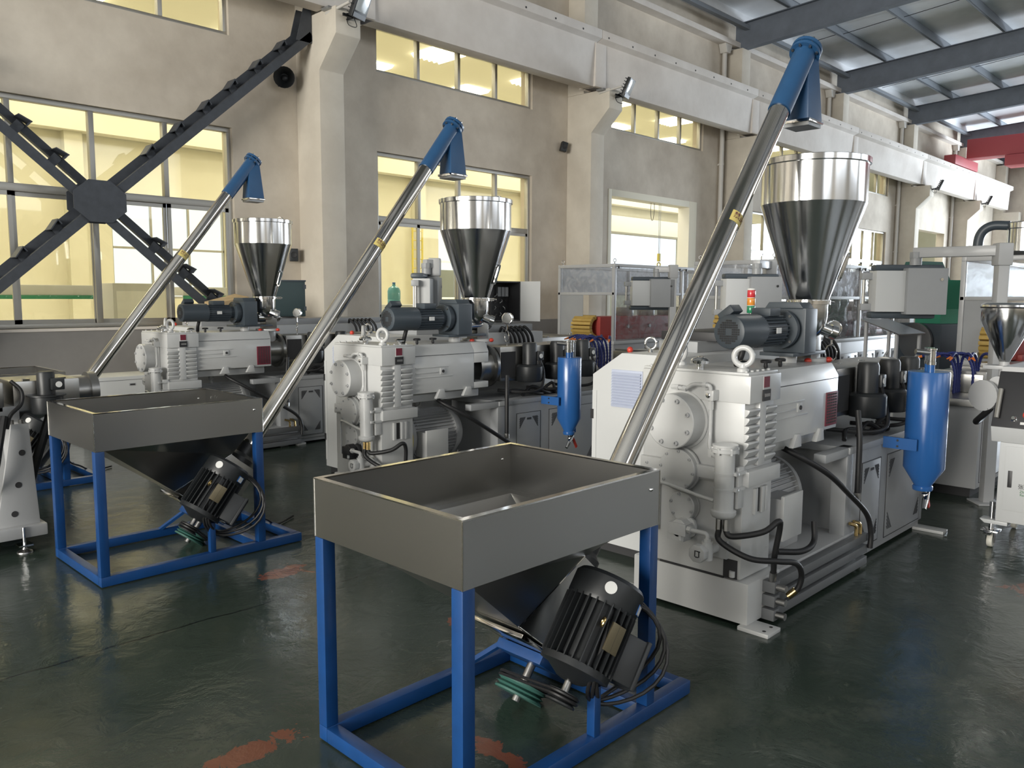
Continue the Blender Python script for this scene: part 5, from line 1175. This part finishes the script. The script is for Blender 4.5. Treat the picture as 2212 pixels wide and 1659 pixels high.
G().cyl((0.40, 0.31, 0.95), (0.56, 0.31, 0.95), 0.10, n=32).build('barrel', 'cast_steel', ss); G().lathe([(0.10, 0), (0.125, 0), (0.125, 0.05), (0.09, 0.055)], (0.52, 0.31, 0.95), (1, 0, 0), 32).build('barrel_flange', 'cast_steel', ss)
for x in (0.20, -0.25):
    b = G().lathe([(0.09, 0), (0.095, 0.01), (0.095, 0.105), (0.112, 0.11), (0.112, 0.118), (0.06, 0.12)], (x, 0.05, 0.85), (0, 0, 1), 32).build('blower_housing', 'motor_black', ss)
    G().lathe([(0.052, 0), (0.052, 0.135), (0.047, 0.145), (0.0, 0.146)], (x, 0.05, 0.97), (0, 0, 1), 28, False).build('blower_motor', 'motor_black', b)
    G().box(x+0.01, x+0.085, -0.035, 0.02, 1.00, 1.075).build('blower_terminal', 'motor_black', b, bevel=0.006)
    G().lathe([(0.019, 0), (0.019, 0.003)], (x+0.05, -0.035, 1.035), (0, -1, 0), 18).build('blower_badge', 'paper', b)
G().hose([(0.02, 0.11, 1.06), (0.06, 0.06, 1.0), (0.05, 0.04, 0.92), (-0.02, 0.0, 0.86), (-0.05, -0.02, 0.78)], 0.012, 8).build('heater_cable', 'rubber', ss)
G().hose([(-0.06, -0.02, 0.86), (-0.10, -0.06, 0.7), (-0.14, -0.05, 0.5), (-0.2, 0.05, 0.3)], 0.02, 8).build('drop_cable', 'rubber', ss)
G().sweep([(0.30, 0.30, 0.85), (0.12, 0.30, 0.30)], 0.03, 8).build('discharge_pipe', 'motor_black', ss)

# ================================================================ X-BRACE, WALL FITTINGS, HOIST, CRANE
xb = thing('cross_brace', 'dark steel X-shaped wall brace crossing the large left window', 'brace', (3.52, 10.25, 2.68))
def diag(a, b, tabs, tabtop, m='brace_steel'):
    a, b = V(*a), V(*b); d = (b-a); L = d.length; u = d.normalized(); n = V(0, 1, 0).cross(u); n = n if n.z > 0 else -n
    for s in (-1, 1):          # two channel members
        y = 0.09*s
        c = (a+b)/2+V(0, y, 0); off = n*(0.0925 if tabtop == 2 else 0.043)*s
        c = c+off
        G().obox(c, u, (0, 1, 0), n, L/2, 0.006, 0.054).obox(c-n*0.05*s+V(0, -0.03*s, 0), u, (0, 1, 0), n, L/2, 0.034, 0.005).build('brace_channel', m, xb, weld=False)
    k = int(L/0.47)
    for i in range(1, k):
        p = a+u*(L*i/k)
        if abs((p-(a+b)/2).length) < 0.3: continue
        nb_ = 0.0 if tabtop == 2 else 0.042
        G().obox(p, u, (0, 1, 0), n, 0.05, 0.012, 0.10).obox(p+n*(0.150-nb_)-u*0.01, (u*0.93+n*0.25), (0, 1, 0), (n*0.93-u*0.25), 0.075, 0.10, 0.006).obox(p+n*(0.135-nb_)+u*0.055, n, (0, 1, 0), u, 0.03, 0.10, 0.005).build('batten', m, xb, weld=False)
diag((-2.60, 0, -2.30), (2.86, 0, 2.53), 10, 1)
diag((-2.60, 0, 2.27), (2.75, 0, -2.40), 10, 2)
for y in (-0.115, 0.115): G().prism([(0.30*math.cos(t+PI/8)*1.05, 0.26*math.sin(t+PI/8)) for t in [2*PI*i/8 for i in range(8)]], 'xz', y-0.005, y+0.005).build('gusset', 'brace_steel', xb)
for (x, z, s) in ((2.86, 2.55, 1),):
    for y in (-0.09, 0.10): G().prism([(x-0.22, z-0.16), (x+0.02, z-0.16), (x+0.02, z+0.30), (x-0.10, z+0.30)], 'xz', y-0.006, y+0.006).build('end_gusset', 'brace_steel', xb)

def floodlight(label, loc, rz=0.0):
    R = thing('floodlight', label, 'floodlight', loc, rz, group='floodlights on the column corbels')
    n = V(0.25, -0.75, -0.35).normalized(); s = n.cross(V(0, 0, 1)).normalized(); u = s.cross(n)
    c = V(0.02, -0.26, 0.10)
    G().obox(c, s, u, n, 0.145, 0.175, 0.035).build('housing', 'motor_black', R, bevel=0.012)
    G().obox(c+n*0.036+u*0.03, s, u, n, 0.115, 0.115, 0.004).build('lens', 'lamp_glass', R, bevel=0.003)
    for k in range(6): G().obox(c-n*0.055+u*(0.14-0.055*k), s, u, n, 0.13, 0.006, 0.025).build('cooling_fin', 'motor_black', R)
    G().obox(c+n*0.037-u*0.14, s, u, n, 0.13, 0.03, 0.004).build('driver_lid', 'motor_black', R)
    for q in (-1, 1): G().sweep([c+s*0.15*q-u*0.02, V(0.13*q, -0.10, -0.02)], 0.012, 6).build('yoke_arm', 'motor_black', R)
    G().box(-0.15, 0.15, -0.11, -0.085, -0.035, 0.0).build('yoke_bar', 'motor_black', R); G().cyl((0, 0, -0.017), (0, -0.10, -0.017), 0.025, n=12).build('wall_stub', 'motor_black', R)
    G().hose([c-n*0.05-u*0.17, V(0.05, -0.12, -0.14), V(-0.02, -0.05, -0.12), V(-0.03, 0, -0.03)], 0.006, 6).build('cable', 'rubber', R)
    return R
FL = ['black floodlight at the top edge on the first corbel, left of the upper window', 'black floodlight in the middle on the corbel beside the doorway bay',
      'floodlight on the corbel hidden behind the blue loader head', None, 'far floodlight on the corbel right of the largest hopper', 'farthest floodlight on the corbel near the end of the crane beam']
for k, c in enumerate((6.41, 12.36, None, None, 30.21, 36.16)):
    if c is None: continue
    floodlight(FL[k], (c+0.20, 9.58, 5.34))
def wall_fan(label, loc, small=True):
    R = thing('wall_speaker', label, 'loudspeaker', loc)
    if small:
        G().box(-0.06, 0.06, -0.16, -0.06, -0.09, 0.09).build('housing', 'motor_black', R, bevel=0.01); G().sweep([(0, -0.07, 0), (0, -0.02, 0), (0.0, 0.0, 0.0)], 0.018, 8).build('bracket', 'motor_black', R)
        G().lathe([(0.045, 0), (0.04, 0.006), (0.01, 0.002)], (0, -0.16, 0), (0, -1, 0), 18).build('cone', 'rubber', R)
    else:
        G().lathe([(0.05, 0), (0.14, 0.10), (0.145, 0.10), (0.06, -0.04)], (0, -0.14, 0), (-0.5, -0.8, -0.2), 20).build('horn', 'motor_black', R); G().ball((0.03, -0.09, 0.0), 0.08, 12, 8).build('driver', 'motor_black', R)
        G().box(-0.02, 0.02, -0.08, 0.0, -0.10, 0.10).build('bracket', 'motor_black', R)
    return R
wall_fan('dark horn loudspeaker high on the wall below the brace end', (6.14, WY, 4.62), False)
wall_fan('small dark speaker box on the wall beside the farthest hopper', (6.30, WY, 2.18)).rotation_euler = (0, 0, -0.5)
wall_fan('small dark speaker box high on the wall left of the doorway bay', (12.20, WY, 4.47)).rotation_euler = (0, 0.25, -0.5)
# rainwater pipes
for k, (x, lab) in enumerate(((18.02, 'white rainwater downpipe right of the cream doorway'), (29.95, 'white rainwater downpipe behind the far floodlit corbels'), (24.0, 'white rainwater downpipe partly behind the largest hopper'), (35.9, 'white rainwater downpipe at the far end of the wall'))):
    R = thing('downpipe', lab, 'downpipe', (x, WY-0.09, 0))
    G().cyl((0, 0, 0.0), (0, 0, 7.45), 0.055, n=16).build('pipe', 'white_pipe', R)
    for z in (1.4, 3.2, 4.8, 6.6): G().ring((0, 0, z), (0, 0, 1), 0.055, 0.064, 0.05, 16).box(-0.02, 0.02, 0.05, 0.09, z, z+0.04).build('pipe_clip', 'white_pipe', R, weld=False)
    G().prism([(-0.16, 7.62), (0.16, 7.62), (0.08, 7.42), (-0.08, 7.42)], 'xz', -0.11, 0.08).build('rain_head', 'white_pipe', R, bevel=0.01)
# small lamp holders under the beam at the corbels
for k, (x, lab) in enumerate(((12.55, 'thin white tube lamp bracket under the beam by the middle floodlight'), (6.62, 'thin white tube lamp bracket under the beam at the first corbel'))):
    R = thing('tube_bracket', lab, 'lamp bracket', (x, 9.62, 5.44))
    G().cyl((-0.20, 0.20, -0.05), (-0.16, -0.30, 0.0), 0.020, n=10).build('tube', 'white_pipe', R); G().box(-0.26, -0.10, 0.05, 0.22, -0.02, 0.015).build('plate', 'galvanised', R)
# hoist hook in the doorway
hk = thing('hoist_hook', 'yellow hoist hook on thin chains hanging in the cream doorway', 'hoist', (15.76, 10.72, 2.42))
for dx in (-0.02, 0.02): G().cyl((dx, 0, 0.16), (dx*1.6, 0, 1.30), 0.006, n=6).build('chain', 'galvanised', hk)
G().obox((0, 0, 0.08), (1, 0, 0), (0, 1, 0), (0, 0, 1), 0.035, 0.03, 0.09).build('hook_block', 'yellow_paint', hk, bevel=0.01)
G().torus((0, 0, -0.08), (0.3, 1, 0), 0.045, 0.013, 18, 8, -0.9, PI*1.25).build('hook', 'yellow_paint', hk)
G().hose([(-0.35, 0, 1.30), (-0.34, 0.02, 1.1), (-0.30, 0.02, 0.92), (-0.24, 0.02, 0.92), (-0.20, 0.02, 1.1), (-0.2, 0.02, 1.30)], 0.006, 6).build('pendant_cable', 'rubber', hk)
cr = thing('overhead_crane', 'red overhead crane girder far back under the roof at the right', 'crane', (34.4, 0, 6.44))
G().box(-0.35, 0.35, -13.0, 9.6, 0.35, 1.05).build('girder', 'crane_red', cr, bevel=0.02); G().box(-1.4, 1.4, 9.65, 10.05, 0.06, 0.40).build('end_carriage', 'crane_red', cr, bevel=0.02)
for x in (-1.1, 1.1): G().lathe([(0.10, -0.05), (0.10, 0.05)], (x, 9.86, 0.10), (0, 1, 0), 20).build('wheel', 'cast_steel', cr)
G().box(-0.45, 0.45, 7.2, 8.3, -0.05, 0.33).build('hoist_trolley', 'crane_red', cr, bevel=0.02)

# ================================================================ THINGS IN THE NEIGHBOURING HALL
def box_machine(label, loc, sx, sy, h, rimc='green_paint', body='cabinet_white', opening=True):
    R = thing('enclosed_machine', label, 'machine', loc)
    G().box(0, sx, 0, sy, 0.1, h*0.55).build('base', body, R, bevel=0.01); G().box(0.05, sx-0.05, 0.05, sy-0.05, 0, 0.1).build('plinth', 'gap_dark', R)
    for x in (0, sx-0.06):
        for y in (0, sy-0.06): G().box(x, x+0.06, y, y+0.06, h*0.55, h-0.12).build('post', body, R)
    G().box(-0.02, sx+0.02, -0.02, sy+0.02, h-0.16, h).build('hood', body, R, bevel=0.01); G().box(-0.025, sx+0.025, -0.03, -0.018, h-0.22, h-0.16).build('trim_band', rimc, R)
    G().box(0.3, sx-0.3, 0.2, sy-0.2, h*0.55, h*0.55+0.16).build('work_bed', 'orange', R, bevel=0.01)
    return R
box_machine('cream enclosed machine with a green band, left behind the braced window', (3.0, 14.2, 0), 2.4, 1.1, 1.75)
box_machine('cream enclosed machine with a green band, right behind the braced window', (6.6, 15.0, 0), 2.9, 1.1, 1.75)
fb = thing('flat_cabinet', 'plain pale cabinet standing beyond the braced window', 'cabinet', (4.7, 13.2, 0)); G().box(0, 0.95, 0, 0.6, 0.06, 1.78).build('body', 'cabinet_white', fb, bevel=0.01); G().box(0.05, 0.9, -0.006, 0.0, 0.12, 1.66).build('door', 'screen_panel', fb, bevel=0.003); G().box(0.02, 0.93, 0.02, 0.58, 0, 0.06).build('plinth', 'gap_dark', fb)
pk = thing('machine_crate', 'low pale cabinet with green edging beyond the middle window', 'cabinet', (10.2, 13.4, 0)); G().box(0, 1.5, 0, 0.7, 0.05, 1.42).build('body', 'cabinet_white', pk, bevel=0.01); G().box(0.1, 0.5, -0.01, 0.0, 1.30, 1.34).box(0.46, 0.5, -0.01, 0.0, 0.3, 1.3).build('edging', 'green_paint', pk, weld=False); G().box(0.03, 1.47, 0.03, 0.67, 0, 0.05).build('plinth', 'gap_dark', pk)
jg = thing('water_jug', 'blue water jug standing on the pale cabinet beyond the middle window', 'water jug', (10.42, 13.62, 1.42)); G().lathe([(0.12, 0), (0.135, 0.01), (0.135, 0.10), (0.128, 0.11), (0.135, 0.12), (0.135, 0.28), (0.11, 0.35), (0.04, 0.39), (0.03, 0.43)], (0, 0, 0), (0, 0, 1), 24).build('bottle', 'jug_blue', jg); G().lathe([(0.034, 0), (0.034, 0.03)], (0, 0, 0.43), (0, 0, 1), 16).build('cap', 'tank_blue', jg)
ld = thing('ladder', 'yellow wall ladder seen through the middle window', 'ladder', (18.6, 23.2, 0))
for x in (0, 0.45): G().box(x, x+0.05, 0, 0.05, 0, 4.2).build('rail', 'yellow_paint', ld)
for k in range(12): G().cyl((0.02, 0.025, 0.3+0.33*k), (0.48, 0.025, 0.3+0.33*k), 0.018, n=8).build('rung', 'yellow_paint', ld)
for k, (x, y, lab) in enumerate(((13.2, 15.5, 'timber beams stacked in the hall beyond the middle window, left pile'), (15.6, 16.2, 'timber beams stacked in the hall beyond the middle window, right pile'))):
    tm = thing('timber_stack', lab, 'timber', (x, y, 0))
    for i in range(3):
        for j in range(4): G().box(0.0+0.02*j, 2.0+0.03*i, 0.25*i, 0.25*i+0.22, 0.30*j, 0.30*j+0.28).build('beam', 'wood', tm, bevel=0.01)
cp = thing('carton', 'brown paper bag folded open behind the farthest hopper', 'paper bag', (4.66, 9.7, 0.0)); G().hexa([(0, 0, 0), (0.4, 0, 0), (0.4, 0.3, 0), (0, 0.3, 0), (-0.05, -0.05, 1.5), (0.45, 0.0, 1.58), (0.42, 0.32, 1.62), (0, 0.3, 1.52)]).build('bag', 'wood', cp)
